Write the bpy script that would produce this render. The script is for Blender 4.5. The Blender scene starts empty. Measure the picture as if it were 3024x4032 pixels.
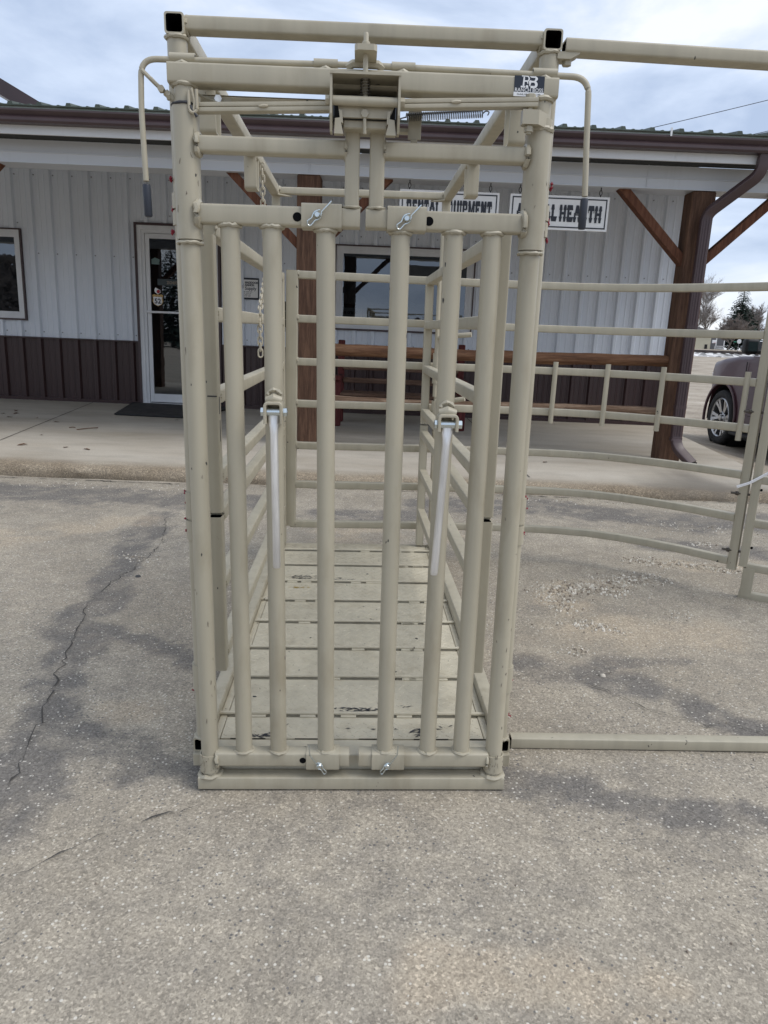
import bpy, bmesh, math, random
import numpy as np
from mathutils import Matrix, Vector
random.seed(7); RNG=np.random.RandomState(11)
R_=math.radians; PI=math.pi
S=bpy.context.scene; COL=S.collection
U=.72                                   # one build unit (the chute's width) in metres

# ------------------------------------------------------------------ camera
RC=((0.9991243,0.0105810,0.0404802),(0.0418344,-0.2364023,-0.9707543),(-0.0007019,0.9715976,-0.2366379))
cam=bpy.data.cameras.new('camera'); camo=bpy.data.objects.new('camera',cam); COL.objects.link(camo); S.camera=camo
m=Matrix.Identity(4)
for i in range(3):
    m[i][0]=RC[0][i]; m[i][1]=-RC[1][i]; m[i][2]=-RC[2][i]
m.translation=Vector((.0675,-2.0515,1.4459))*U
camo.matrix_world=m
cam.sensor_fit='VERTICAL'; cam.sensor_height=36; cam.lens=36*2802.5/4032
cam.clip_start=.05; cam.clip_end=3000
S.render.resolution_x=768; S.render.resolution_y=1024
# ------------------------------------------------------------------ world, sun, exposure
SUN_EL,SUN_AZ=R_(54),R_(110)            # high sun behind an overcast
W=bpy.data.worlds.new('World'); S.world=W; W.use_nodes=True
nt=W.node_tree; nt.nodes.clear()
def nd(nt,t,**k):
    n=nt.nodes.new(t)
    for a,v in k.items(): setattr(n,a,v)
    return n
def lk(nt,a,b): nt.links.new(a,b)
out=nd(nt,'ShaderNodeOutputWorld'); bg=nd(nt,'ShaderNodeBackground'); bg.inputs[1].default_value=.1
sky=nd(nt,'ShaderNodeTexSky',sky_type='NISHITA'); sky.sun_disc=False; sky.sun_elevation=SUN_EL; sky.sun_rotation=SUN_AZ
sky.air_density=1.0; sky.dust_density=1.5
tc=nd(nt,'ShaderNodeTexCoord'); mp=nd(nt,'ShaderNodeMapping'); mp.inputs['Scale'].default_value=(1.0,1.0,2.6); mp.inputs['Location'].default_value=(.37,.1,.22)
n1=nd(nt,'ShaderNodeTexNoise'); n1.inputs['Scale'].default_value=2.9; n1.inputs['Detail'].default_value=7; n1.inputs['Roughness'].default_value=.55; n1.inputs['Distortion'].default_value=.35
rp=nd(nt,'ShaderNodeValToRGB'); cr=rp.color_ramp
cr.elements[0].position=.36; cr.elements[0].color=(4.1,5.0,6.7,1)
cr.elements[1].position=.64; cr.elements[1].color=(8.6,8.9,9.4,1)
e=cr.elements.new(.50); e.color=(5.9,6.8,8.4,1)
mx=nd(nt,'ShaderNodeMix',data_type='RGBA'); mx.inputs[0].default_value=.86
lk(nt,tc.outputs['Generated'],mp.inputs[0]); lk(nt,mp.outputs[0],n1.inputs['Vector']); lk(nt,n1.outputs['Fac'],rp.inputs[0])
lk(nt,sky.outputs[0],mx.inputs[6]); lk(nt,rp.outputs[0],mx.inputs[7]); lk(nt,mx.outputs[2],bg.inputs[0]); lk(nt,bg.outputs[0],out.inputs[0])
sl=bpy.data.lights.new('sun','SUN'); so=bpy.data.objects.new('sun',sl); COL.objects.link(so)
sl.energy=1.5; sl.angle=R_(32); sl.color=(1,.96,.9)
d=Vector((math.sin(SUN_AZ)*math.cos(SUN_EL),math.cos(SUN_AZ)*math.cos(SUN_EL),math.sin(SUN_EL)))
so.rotation_euler=d.to_track_quat('Z','Y').to_euler(); so.location=(0,0,30)
S.view_settings.view_transform='Standard'; S.view_settings.look='None'; S.view_settings.exposure=.36; S.view_settings.gamma=1

# ------------------------------------------------------------------ helpers
MCH=Matrix(((0.9988549,-0.0458230,-0.0137516,0),(0.0456660,0.9988903,-0.0115194,0),(0.0142642,0.0108782,0.9998391,0),(0,0,0,1)))
def V3(*a): return np.array(a,float)
class MB:
    def __init__(s): s.v=[]; s.f=[]; s.dark=set()
    def add(s,v,f):
        o=len(s.v); s.v+= [tuple(map(float,p)) for p in v]; s.f+=[tuple(i+o for i in q) for q in f]; return s
    def box(s,x0,x1,y0,y1,z0,z1,bev=0.,rot=None,seg=1):
        bm=bmesh.new(); bmesh.ops.create_cube(bm,size=1)
        c=V3((x0+x1)/2,(y0+y1)/2,(z0+z1)/2); d=V3(x1-x0,y1-y0,z1-z0)
        for v in bm.verts: v.co=Vector((v.co.x*d[0],v.co.y*d[1],v.co.z*d[2]))
        if bev>0: bmesh.ops.bevel(bm,geom=bm.edges[:],offset=bev,segments=seg,affect='EDGES',profile=.5)
        M=rot if rot is not None else Matrix.Identity(3)
        vs=[np.array(M@v.co)+c for v in bm.verts]
        bm.verts.index_update(); s.add(vs,[[v.index for v in f.verts] for f in bm.faces]); bm.free(); return s
    def sweep(s,prof,path,up=(0,0,1),cap=(True,True),closed=False,scales=None):
        P=[np.array(p,float) for p in path]; n=len(P); up=np.array(up,float); k=len(prof); vs=[]
        for i in range(n):
            if closed: t=P[(i+1)%n]-P[i-1]
            else:
                a=P[i]-P[i-1] if i>0 else P[1]-P[0]; b=P[i+1]-P[i] if i<n-1 else a
                t=a/np.linalg.norm(a)+b/np.linalg.norm(b)
            t=t/np.linalg.norm(t); u0=up
            if abs(t@u0)>.95*np.linalg.norm(u0): u0=V3(0,-1,0) if abs(t[1])<.9 else V3(1,0,0)
            sd=np.cross(t,u0); sd/=np.linalg.norm(sd); uu=np.cross(sd,t)
            sc=1 if scales is None else scales[i]
            for a,b in prof: vs.append(P[i]+sd*a*sc+uu*b*sc)
        fs=[]
        for i in range(n if closed else n-1):
            j=(i+1)%n
            for q in range(k):
                r=(q+1)%k; fs.append((i*k+q,i*k+r,j*k+r,j*k+q))
        if not closed:
            if cap[0]: fs.append(tuple(reversed(range(k))))
            if cap[1]: fs.append(tuple(range((n-1)*k,n*k)))
        return s.add(vs,fs)
    def tube(s,path,r,n=12,cap=(True,True),closed=False,scales=None,up=(0,0,1)):
        return s.sweep([(r*math.cos(2*PI*i/n),r*math.sin(2*PI*i/n)) for i in range(n)],path,up,cap,closed,scales)
    def pipe(s,p0,p1,r,n=16,hollow=(False,False),t=.004,depth=.08):
        s.tube([p0,p1],r,n,(not hollow[0],not hollow[1])); s._hol(p0,p1,[(math.cos(2*PI*i/n),math.sin(2*PI*i/n)) for i in range(n)],r,r-t,hollow,depth,(0,0,1)); return s
    def _hol(s,p0,p1,uprof,ro,ri,hollow,depth,up):
        p0=np.array(p0,float); p1=np.array(p1,float); t=(p1-p0)/np.linalg.norm(p1-p0)
        for h,pe,dd in ((hollow[0],p0,t),(hollow[1],p1,-t)):
            if not h: continue
            a=MB(); a.sweep([(x*ro,y*ro) for x,y in uprof],[p0 if dd is t else p1-t*1e-3,p0+t*1e-3 if dd is t else p1],up,(False,False))
            k=len(uprof); idx=0 if dd is t else k
            ring=[a.v[idx+i] for i in range(k)]; c=pe
            inner=[np.array(q)+(c-np.array(q))*(1-ri/ro) for q in ring]; deep=[q+dd*depth for q in inner]
            f=[]
            for i in range(k):
                j=(i+1)%k; f.append((i,j,k+j,k+i)); f.append((k+i,k+j,2*k+j,2*k+i))
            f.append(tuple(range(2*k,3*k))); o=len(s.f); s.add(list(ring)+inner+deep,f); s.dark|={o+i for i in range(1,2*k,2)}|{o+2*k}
    def sq(s,p0,p1,w,h,up=(0,0,1),cr=.006,hollow=(False,False),t=.005,depth=.2,mid=()):
        pr=rrect(w,h,cr); s.sweep(pr,[p0,*mid,p1],up,(not hollow[0],not hollow[1]))
        if hollow[0] or hollow[1]:
            ro=1; s._hol(p0,p1,pr,1.,1-2*t/min(w,h),hollow,depth,up)
        return s
    def weld(s,c,ax,r,bead=.0045,n=22,seed=0,sx=1.,arc=(0,2*PI)):
        rg=random.Random(seed*97+13); c=np.array(c,float); P=[];sc=[]
        full=abs(arc[1]-arc[0]-2*PI)<1e-6
        for i in range(n):
            a=arc[0]+(arc[1]-arc[0])*i/(n if full else n-1); rr=r*(1+rg.uniform(-.03,.03)); q=(rr*math.cos(a)*sx,rr*math.sin(a)); o=rg.uniform(-.3,.3)*bead
            P.append(c+(V3(q[0],q[1],o) if ax=='z' else V3(q[0],o,q[1]) if ax=='y' else V3(o,q[0],q[1]))); sc.append(rg.uniform(.75,1.3))
        return s.tube(P,bead,6,closed=full,scales=sc,up=(0,0,1) if ax!='z' else (0,0,1))
    def hexa(s,c,ax,r,l,n=6):
        c=np.array(c,float); d={'x':V3(1,0,0),'y':V3(0,1,0),'z':V3(0,0,1)}[ax]*l/2
        return s.tube([c-d,c-d*.98,c+d*.8,c+d],r,n,scales=[1,1,1,.88])
    def prism(s,pts,y0,y1,ax='y'):
        n=len(pts); mk=(lambda a,b,y:(a,y,b)) if ax=='y' else (lambda a,b,y:(y,a,b)) if ax=='x' else (lambda a,b,y:(a,b,y))
        return s.add([mk(a,b,y0) for a,b in pts]+[mk(a,b,y1) for a,b in pts],
            [tuple(range(n)),tuple(reversed(range(n,2*n)))]+[(i,(i+1)%n,n+(i+1)%n,n+i)[::-1] for i in range(n)])
    def lathe(s,prof,c,ax='x',n=40,a0=0,a1=2*PI):
        c=np.array(c,float); k=len(prof); vs=[]
        for i in range(n):
            a=a0+(a1-a0)*i/n
            for r,h in prof:
                vs.append(c+(V3(h,r*math.cos(a),r*math.sin(a)) if ax=='x' else V3(r*math.cos(a),h,r*math.sin(a)) if ax=='y' else V3(r*math.cos(a),r*math.sin(a),h)))
        fs=[(i*k+j,((i+1)%n)*k+j,((i+1)%n)*k+j+1,i*k+j+1) for i in range(n) for j in range(k-1)]
        return s.add(vs,fs)
    def build(s,name,mat,parent=None,loc=None,smooth=35,rot=None):
        me=bpy.data.meshes.new(name); me.from_pydata([(x*U,y*U,z*U) for x,y,z in s.v],[],s.f)
        bm=bmesh.new(); bm.from_mesh(me); bm.faces.ensure_lookup_table()
        for i in s.dark: bm.faces[i].material_index=1
        bmesh.ops.recalc_face_normals(bm,faces=bm.faces[:]); bm.to_mesh(me); bm.free()
        if smooth:
            for p in me.polygons: p.use_smooth=True
            me.set_sharp_from_angle(angle=R_(smooth))
        for mm in (mat if isinstance(mat,(list,tuple)) else [mat]): me.materials.append(mm)
        if s.dark: me.materials.append(M_black)
        o=bpy.data.objects.new(name,me); COL.objects.link(o)
        if parent is not None: o.parent=parent
        if loc is not None: o.location=Vector(loc)*U
        return o
def rrect(w,h,cr,seg=3):
    o=[]; 
    for cx,cy,a0 in ((w/2-cr,h/2-cr,0),(-w/2+cr,h/2-cr,90),(-w/2+cr,-h/2+cr,180),(w/2-cr,-h/2+cr,270)):
        for i in range(seg+1):
            a=R_(a0+90*i/seg); o.append((cx+cr*math.cos(a),cy+cr*math.sin(a)))
    return o
def arcpath(pts,rad,seg=6):
    """polyline with rounded corners"""
    P=[np.array(p,float) for p in pts]; o=[P[0]]
    for i in range(1,len(P)-1):
        a=P[i-1]-P[i]; b=P[i+1]-P[i]; la,lb=np.linalg.norm(a),np.linalg.norm(b); r=min(rad,la*.49,lb*.49)
        p0=P[i]+a/la*r; p1=P[i]+b/lb*r
        for k in range(seg+1):
            t=k/seg; o.append((1-t)**2*p0+2*t*(1-t)*P[i]+t*t*p1)
    o.append(P[-1]); return o
def tag(o,label=None,cat=None,group=None,kind=None):
    if label: o['label']=label
    if cat: o['category']=cat
    if group: o['group']=group
    if kind: o['kind']=kind
    return o
def thing(name,label,cat,loc=(0,0,0),group=None,frame=None,rz=0):
    o=bpy.data.objects.new(name,None); COL.objects.link(o); o.empty_display_size=.1
    mw=Matrix.Translation(Vector(loc)*U)@Matrix.Rotation(rz,4,'Z')
    o.matrix_world=(frame@mw) if frame is not None else mw
    return tag(o,label,cat,group)
def copy_tree(o,parent=None):
    c=o.copy(); COL.objects.link(c); c.parent=parent
    for ch in [q for q in bpy.data.objects if q.parent==o]: copy_tree(ch,c)
    return c
def text_mesh(txt,size,bold=0.,align='CENTER',sx=1.):
    cu=bpy.data.curves.new('lettering','FONT'); cu.body=txt; cu.size=size*U; cu.align_x=align; cu.align_y='CENTER'; cu.offset=bold*U; cu.resolution_u=3
    o=bpy.data.objects.new('lettering',cu); COL.objects.link(o)
    dg=bpy.context.evaluated_depsgraph_get(); dg.update(); me=bpy.data.meshes.new_from_object(o.evaluated_get(dg))
    bpy.data.objects.remove(o); bpy.data.curves.remove(cu)
    for v in me.vertices: v.co.x*=sx
    return me
def put_text(name,txt,size,x,y,z,mat,parent,bold=0.,sx=1.,align='CENTER',rz=0):
    """lettering facing -y"""
    me=text_mesh(txt,size,bold,align,sx); me.materials.append(mat)
    for v in me.vertices: v.co=Vector((v.co.x,0,v.co.y))
    o=bpy.data.objects.new(name,me); COL.objects.link(o); o.parent=parent; o.location=Vector((x,y,z))*U; o.rotation_euler=(0,rz,0); return o

# ------------------------------------------------------------------ materials
def mat(name,col=(.5,.5,.5),rough=.5,metal=0.,spec=.5):
    m=bpy.data.materials.new(name); m.use_nodes=True; b=m.node_tree.nodes['Principled BSDF']
    b.inputs['Base Color'].default_value=(*col,1); b.inputs['Roughness'].default_value=rough; b.inputs['Metallic'].default_value=metal; b.inputs['Specular IOR Level'].default_value=spec
    return m
def tex(m,t,scale,coord='Object',stretch=None,detail=4,rough=.55,off=None):
    nt=m.node_tree; c=nd(nt,'ShaderNodeTexCoord'); p=nd(nt,'ShaderNodeMapping'); lk(nt,c.outputs[coord],p.inputs[0])
    if stretch: p.inputs['Scale'].default_value=stretch
    if off: p.inputs['Location'].default_value=off
    n=nd(nt,'ShaderNodeTexNoise' if t=='noise' else 'ShaderNodeTexVoronoi' if t=='vor' else 'ShaderNodeTexWave'); n.inputs['Scale'].default_value=scale
    if t=='noise': n.inputs['Detail'].default_value=detail; n.inputs['Roughness'].default_value=rough
    lk(nt,p.outputs[0],n.inputs['Vector']); return n
def ramp(m,src,stops):
    nt=m.node_tree; r=nd(nt,'ShaderNodeValToRGB'); cr=r.color_ramp
    while len(cr.elements)<len(stops): cr.elements.new(.5)
    for e,(p,c) in zip(cr.elements,stops):
        e.position=p; e.color=(*c,1) if not isinstance(c,(int,float)) else (c,c,c,1)
    lk(nt,src,r.inputs[0]); return r.outputs[0]
def mixc(m,fac,a,b,blend='MIX'):
    nt=m.node_tree; x=nd(nt,'ShaderNodeMix',data_type='RGBA',blend_type=blend)
    for i,v in ((0,fac),(6,a),(7,b)):
        if isinstance(v,(int,float)): x.inputs[i].default_value=v
        elif isinstance(v,tuple): x.inputs[i].default_value=(*v,1)
        else: lk(nt,v,x.inputs[i])
    return x.outputs[2]
def mth(m,op,a,b=0.):
    nt=m.node_tree; x=nd(nt,'ShaderNodeMath',operation=op)
    for i,v in ((0,a),(1,b)):
        if isinstance(v,(int,float)): x.inputs[i].default_value=v
        else: lk(nt,v,x.inputs[i])
    return x.outputs[0]
def setc(m,s): lk(m.node_tree,s,m.node_tree.nodes['Principled BSDF'].inputs['Base Color'])
def setr(m,s): lk(m.node_tree,s,m.node_tree.nodes['Principled BSDF'].inputs['Roughness'])
def bump(m,h,st=.3,dist=.002):
    nt=m.node_tree; b=nd(nt,'ShaderNodeBump'); b.inputs['Strength'].default_value=st; b.inputs['Distance'].default_value=dist
    lk(nt,h,b.inputs['Height']); lk(nt,b.outputs[0],nt.nodes['Principled BSDF'].inputs['Normal'])
def paint(name,col,chip=.0,rough=.42,str_=(1,1,.25),dirt=.25):
    m=mat(name,col,rough)
    big=tex(m,'noise',5,detail=5,stretch=str_)
    c=ramp(m,big.outputs['Fac'],[(.3,tuple(q*.88 for q in col)),(.7,tuple(min(1,q*1.07) for q in col))])
    if dirt>0:
        dn=tex(m,'noise',14,detail=6,stretch=(1,1,.35),off=(3,1,2)); f=ramp(m,dn.outputs['Fac'],[(.52,0.),(.72,dirt)])
        c=mixc(m,f,c,(col[0]*.55,col[1]*.5,col[2]*.42))
        st=tex(m,'noise',34,detail=4,stretch=(1,1,.022),off=(1,9,4)); c=mixc(m,.55,c,ramp(m,st.outputs['Fac'],[(.3,.84),(.55,1.02),(.75,1.10)]),'MULTIPLY')  # vertical streaks imitate reflections on the pipes, painted into the colour
    if chip>0:
        cn=tex(m,'noise',46,detail=2,stretch=(1,1,.55),off=(7,3,1)); f=ramp(m,cn.outputs['Fac'],[(.755-chip*.05,0.),(.775-chip*.05,1.)])
        c=mixc(m,f,c,(.035,.034,.033))
    setc(m,c); fine=tex(m,'noise',420,detail=2); bump(m,fine.outputs['Fac'],.10,.0006)
    rn=tex(m,'noise',9,detail=3); setr(m,ramp(m,rn.outputs['Fac'],[(.3,rough-.07),(.7,rough+.12)]))
    return m
BE=(.425,.386,.293)
M_tan=paint('tan_enamel',BE,chip=.35,dirt=.42)
M_tan2=paint('tan_enamel_panels',BE,chip=.2,str_=(.6,.6,.6),dirt=.12)
M_deck=paint('tan_enamel_deck',(.54,.492,.378),chip=.6,str_=(1,1,1),dirt=.3,rough=.38)
M_weld=paint('tan_weld',(.48,.43,.325),dirt=.35,rough=.36)
M_zinc=mat('zinc_plate',(.62,.68,.70),.27,1.)
M_alu=mat('aluminium_paint',(.72,.73,.75),.33,.65)
an=tex(M_alu,'noise',55,detail=6,stretch=(1,1,.14)); setc(M_alu,ramp(M_alu,an.outputs['Fac'],[(.3,(.58,.57,.555)),(.7,(.92,.91,.89))]))
M_grip=mat('rubber_grip',(.022,.027,.040),.5)
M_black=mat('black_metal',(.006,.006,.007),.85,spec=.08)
M_scuff=mat('dark_scuff',(.035,.036,.042),.6)
M_rust=mat('bare_steel',(.10,.085,.07),.55,.5)
M_shaded_steel=mat('shaded_bare_steel',(.03,.028,.026),.6)  # bare steel, darkened to paint in the shade inside the latch box
M_spring=mat('spring_steel',(.18,.17,.15),.4,.8)
M_red=mat('red_marker',(.24,.008,.025),.6)
M_white=mat('white_vinyl',(.78,.79,.80),.4)
M_sign=mat('sign_white',(.80,.79,.77),.5)
sn=tex(M_sign,'noise',9,stretch=(1,1,1)); setc(M_sign,ramp(M_sign,sn.outputs['Fac'],[(.3,(.72,.71,.69)),(.7,(.82,.81,.79))]))
M_ink=mat('black_ink',(.012,.014,.022),.45)
M_navy=mat('navy_ink',(.012,.018,.032),.35)
M_grey=mat('grey_ink',(.12,.12,.13),.5)
M_olive=mat('olive_steel',(.10,.105,.07),.5,.4)
M_zip=mat('white_nylon',(.85,.85,.87),.35)
def metal_siding(name,col):
    m=mat(name,col,.38)
    a=tex(m,'noise',1.3,detail=6,stretch=(1,1,.35)); c=ramp(m,a.outputs['Fac'],[(.3,tuple(q*.93 for q in col)),(.7,tuple(min(1,q*1.04) for q in col))])
    b=tex(m,'noise',22,detail=5,stretch=(1,1,.06),off=(2,5,1)); f=ramp(m,b.outputs['Fac'],[(.58,0.),(.85,.22)]); c=mixc(m,f,c,(col[0]*.62,col[1]*.6,col[2]*.56))
    setc(m,c); w=tex(m,'noise',2.2,detail=2,stretch=(1,1,.5)); bump(m,w.outputs['Fac'],.25,.01); return m
M_wall=metal_siding('white_siding',(.73,.77,.83))
M_wains=metal_siding('brown_siding',(.050,.026,.025))
M_trim=mat('brown_trim',(.085,.055,.055),.4); tn=tex(M_trim,'noise',3,stretch=(1,1,.3)); setc(M_trim,ramp(M_trim,tn.outputs['Fac'],[(.3,(.052,.032,.034)),(.7,(.075,.047,.049))]))
M_fascia=metal_siding('white_fascia',(.70,.71,.72))
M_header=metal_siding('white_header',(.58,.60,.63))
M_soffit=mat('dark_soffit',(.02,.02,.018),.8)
M_roof=mat('green_roof',(.055,.075,.055),.5); rn=tex(M_roof,'noise',8,detail=5); setc(M_roof,ramp(M_roof,rn.outputs['Fac'],[(.3,(.035,.048,.036)),(.7,(.085,.105,.08))]))
M_drip=mat('drip_edge',(.30,.33,.29),.45); dn=tex(M_drip,'noise',6,stretch=(.3,1,1)); setc(M_drip,ramp(M_drip,dn.outputs['Fac'],[(.3,(.20,.24,.19)),(.7,(.42,.44,.40))]))
M_screw=mat('screw_head',(.30,.31,.33),.4,.5)
def wood(name,c0,c1,rot_axis='z',sc=1.):
    m=mat(name,c0,.75,spec=.25); st={'z':(7,7,.55),'x':(.55,7,7)}[rot_axis]
    a=tex(m,'noise',5*sc,detail=8,rough=.65,stretch=st); c=ramp(m,a.outputs['Fac'],[(.28,tuple(q*.45 for q in c0)),(.48,c0),(.72,c1)])
    g=tex(m,'noise',26*sc,detail=5,stretch=st,off=(1,2,3)); c=mixc(m,ramp(m,g.outputs['Fac'],[(.5,0.),(.75,.6)]),c,tuple(q*.32 for q in c0))
    setc(m,c); bump(m,g.outputs['Fac'],.5,.006); return m
M_post=wood('stained_timber',(.095,.050,.031),(.175,.098,.060))
M_brace=wood('stained_brace',(.125,.050,.027),(.20,.090,.050),'z')
M_log=wood('varnished_log',(.13,.062,.032),(.26,.145,.08),'x')
M_log2=wood('weathered_log',(.17,.105,.066),(.36,.26,.18),'x',1.3)
M_bred=wood('red_brown_paint',(.11,.026,.024),(.15,.038,.034))
M_plank=wood('bench_plank',(.13,.075,.05),(.26,.17,.12),'x')
M_mat=mat('rubber_mat',(.028,.027,.025),.9); mn=tex(M_mat,'noise',60,detail=4); bump(M_mat,mn.outputs['Fac'],.6,.01)
setc(M_mat,ramp(M_mat,tex(M_mat,'noise',8,detail=6).outputs['Fac'],[(.35,(.018,.017,.016)),(.7,(.055,.05,.045))]))
M_leaf=mat('dry_leaf',(.12,.065,.035),.8)
M_room=mat('room_paint',(.10,.10,.11),.8)
M_shelf=mat('shelf_goods',(.05,.055,.07),.7); setc(M_shelf,ramp(M_shelf,tex(M_shelf,'vor',5).outputs['Color'],[(.2,(.02,.02,.025)),(.6,(.07,.075,.09)),(.9,(.16,.15,.14))]))
M_lamp=bpy.data.materials.new('lit_diffuser'); M_lamp.use_nodes=True; nt=M_lamp.node_tree; nt.nodes.clear(); o_=nd(nt,'ShaderNodeOutputMaterial'); e_=nd(nt,'ShaderNodeEmission'); e_.inputs[0].default_value=(.95,.98,1,1); e_.inputs[1].default_value=1.5; lk(nt,e_.outputs[0],o_.inputs[0])
def glass(name,tint,refl=.06):
    m=bpy.data.materials.new(name); m.use_nodes=True; nt=m.node_tree; nt.nodes.clear()
    o=nd(nt,'ShaderNodeOutputMaterial'); t=nd(nt,'ShaderNodeBsdfTransparent'); t.inputs[0].default_value=(*tint,1)
    g=nd(nt,'ShaderNodeBsdfGlossy'); g.inputs['Roughness'].default_value=.015; g.inputs[0].default_value=(.9,.95,1,1)
    f=nd(nt,'ShaderNodeFresnel'); f.inputs[0].default_value=1.5
    a=nd(nt,'ShaderNodeMath',operation='ADD'); a.inputs[1].default_value=refl; lk(nt,f.outputs[0],a.inputs[0])
    x=nd(nt,'ShaderNodeMixShader'); lk(nt,a.outputs[0],x.inputs[0]); lk(nt,t.outputs[0],x.inputs[1]); lk(nt,g.outputs[0],x.inputs[2]); lk(nt,x.outputs[0],o.inputs[0])
    n=tex(m,'noise',1.2); b=nd(nt,'ShaderNodeBump'); b.inputs['Strength'].default_value=.05; b.inputs['Distance'].default_value=.02; lk(nt,n.outputs['Fac'],b.inputs['Height']); lk(nt,b.outputs[0],g.inputs['Normal'])
    return m
M_glass=glass('window_glass',(.20,.23,.25),.11)
M_tint=glass('car_glass',(.10,.13,.12),.08)
M_car=mat('plum_car_paint',(.06,.018,.026),.42,.05); M_car.node_tree.nodes['Principled BSDF'].inputs['Coat Weight'].default_value=.16; M_car.node_tree.nodes['Principled BSDF'].inputs['Coat Roughness'].default_value=.04
setc(M_car,ramp(M_car,tex(M_car,'noise',2.5,detail=6).outputs['Fac'],[(.35,(.050,.016,.023)),(.7,(.070,.026,.033))]))
M_tyre=mat('tyre_rubber',(.016,.016,.017),.85); bump(M_tyre,tex(M_tyre,'noise',60).outputs['Fac'],.4,.004)
M_rim=mat('machined_rim',(.46,.47,.49),.3,.85)
M_dark=mat('dark_plastic',(.010,.010,.011),.6)

# asphalt / earth
M_gr=mat('asphalt_ground',(.25,.24,.22),.9,spec=.25)
def ground_mat():
    m=M_gr; nt=m.node_tree
    at=nd(nt,'ShaderNodeAttribute',attribute_name='stain'); sp=nd(nt,'ShaderNodeSeparateColor'); lk(nt,at.outputs['Color'],sp.inputs[0])
    dark,tan,dirt=sp.outputs
    f1=tex(m,'noise',1.4,detail=8,rough=.62); base=ramp(m,f1.outputs['Fac'],[(.3,(.300,.262,.205)),(.5,(.385,.338,.268)),(.72,(.455,.402,.32))])
    f2=tex(m,'noise',9,detail=6,rough=.7,off=(4,2,0)); base=mixc(m,ramp(m,f2.outputs['Fac'],[(.40,.45),(.60,0.)]),base,(.255,.228,.190))
    eg=tex(m,'noise',15,detail=9,rough=.75,off=(2,7,1)); egs=mth(m,'MULTIPLY',mth(m,'SUBTRACT',eg.outputs['Fac'],.5),1.7)
    dark=ramp(m,mth(m,'ADD',dark,egs),[(.12,0.),(.50,.55),(.95,1.)]); tan=ramp(m,mth(m,'ADD',tan,egs),[(.2,0.),(1.,.8)])
    base=mixc(m,mth(m,'MULTIPLY',dark,.78),base,(.145,.136,.128))
    base=mixc(m,mth(m,'MULTIPLY',tan,.72),base,(.48,.395,.29))
    # aggregate: voronoi stones of two sizes with their own grey each
    v1=tex(m,'vor',220); v2=tex(m,'vor',140,off=(1,3,2)); v3=tex(m,'vor',360,off=(5,1,2))
    g1=nd(nt,'ShaderNodeSeparateColor'); lk(nt,v1.outputs['Color'],g1.inputs[0])
    g2=nd(nt,'ShaderNodeSeparateColor'); lk(nt,v2.outputs['Color'],g2.inputs[0])
    g3=nd(nt,'ShaderNodeSeparateColor'); lk(nt,v3.outputs['Color'],g3.inputs[0])
    k=ramp(m,g1.outputs[0],[(.0,.72),(.35,.93),(.72,1.04),(.9,1.14),(.97,1.42)])
    c=mixc(m,1.0,base,k,'MULTIPLY')
    k3=ramp(m,g3.outputs[1],[(.0,.74),(.5,1.),(1.,1.18)]); c=mixc(m,.8,c,k3,'MULTIPLY')
    d2=ramp(m,v2.outputs['Distance'],[(.0,1.),(.36,1.),(.42,0.)])
    pick=ramp(m,g2.outputs[1],[(.93,0.),(.94,1.)]); c=mixc(m,mth(m,'MULTIPLY',d2,mth(m,'MULTIPLY',pick,.85)),c,(.66,.62,.54))
    pick2=ramp(m,g2.outputs[2],[(.95,0.),(.96,1.)]); c=mixc(m,mth(m,'MULTIPLY',d2,mth(m,'MULTIPLY',pick2,.75)),c,(.10,.10,.105))
    # hairline crazing
    cz=nd(nt,'ShaderNodeTexVoronoi',feature='DISTANCE_TO_EDGE'); cz.inputs['Scale'].default_value=5.5; co=nd(nt,'ShaderNodeTexCoord'); wn=tex(m,'noise',6,detail=5)
    vm=nd(nt,'ShaderNodeVectorMath',operation='MULTIPLY_ADD'); lk(nt,wn.outputs['Color'],vm.inputs[0]); vm.inputs[1].default_value=(.25,.25,.25); lk(nt,co.outputs['Object'],vm.inputs[2]); lk(nt,vm.outputs[0],cz.inputs['Vector'])
    crz=ramp(m,cz.outputs['Distance'],[(.0,.6),(.012,0.)]); c=mixc(m,mth(m,'MULTIPLY',crz,mth(m,'MULTIPLY',dark,.6)),c,(.06,.06,.062))
    # bare earth and gravel away from the paving
    e1=tex(m,'noise',.8,detail=9,rough=.7,stretch=(1,1.6,1)); earth=ramp(m,e1.outputs['Fac'],[(.3,(.24,.20,.155)),(.55,(.40,.345,.275)),(.75,(.52,.465,.39))])
    e2=tex(m,'noise',30,detail=5); earth=mixc(m,.5,earth,ramp(m,e2.outputs['Fac'],[(.3,.6),(.7,1.35)]),'MULTIPLY')
    c=mixc(m,dirt,c,earth); setc(m,c)
    h=mth(m,'ADD',mth(m,'MULTIPLY',g1.outputs[0],.6),mth(m,'MULTIPLY',g3.outputs[1],.4)); h2=mth(m,'ADD',h,mth(m,'MULTIPLY',f2.outputs['Fac'],2.))
    bump(m,h2,.55,.004)
ground_mat()
M_conc=mat('porch_concrete',(.40,.38,.34),.8,spec=.3)
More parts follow.
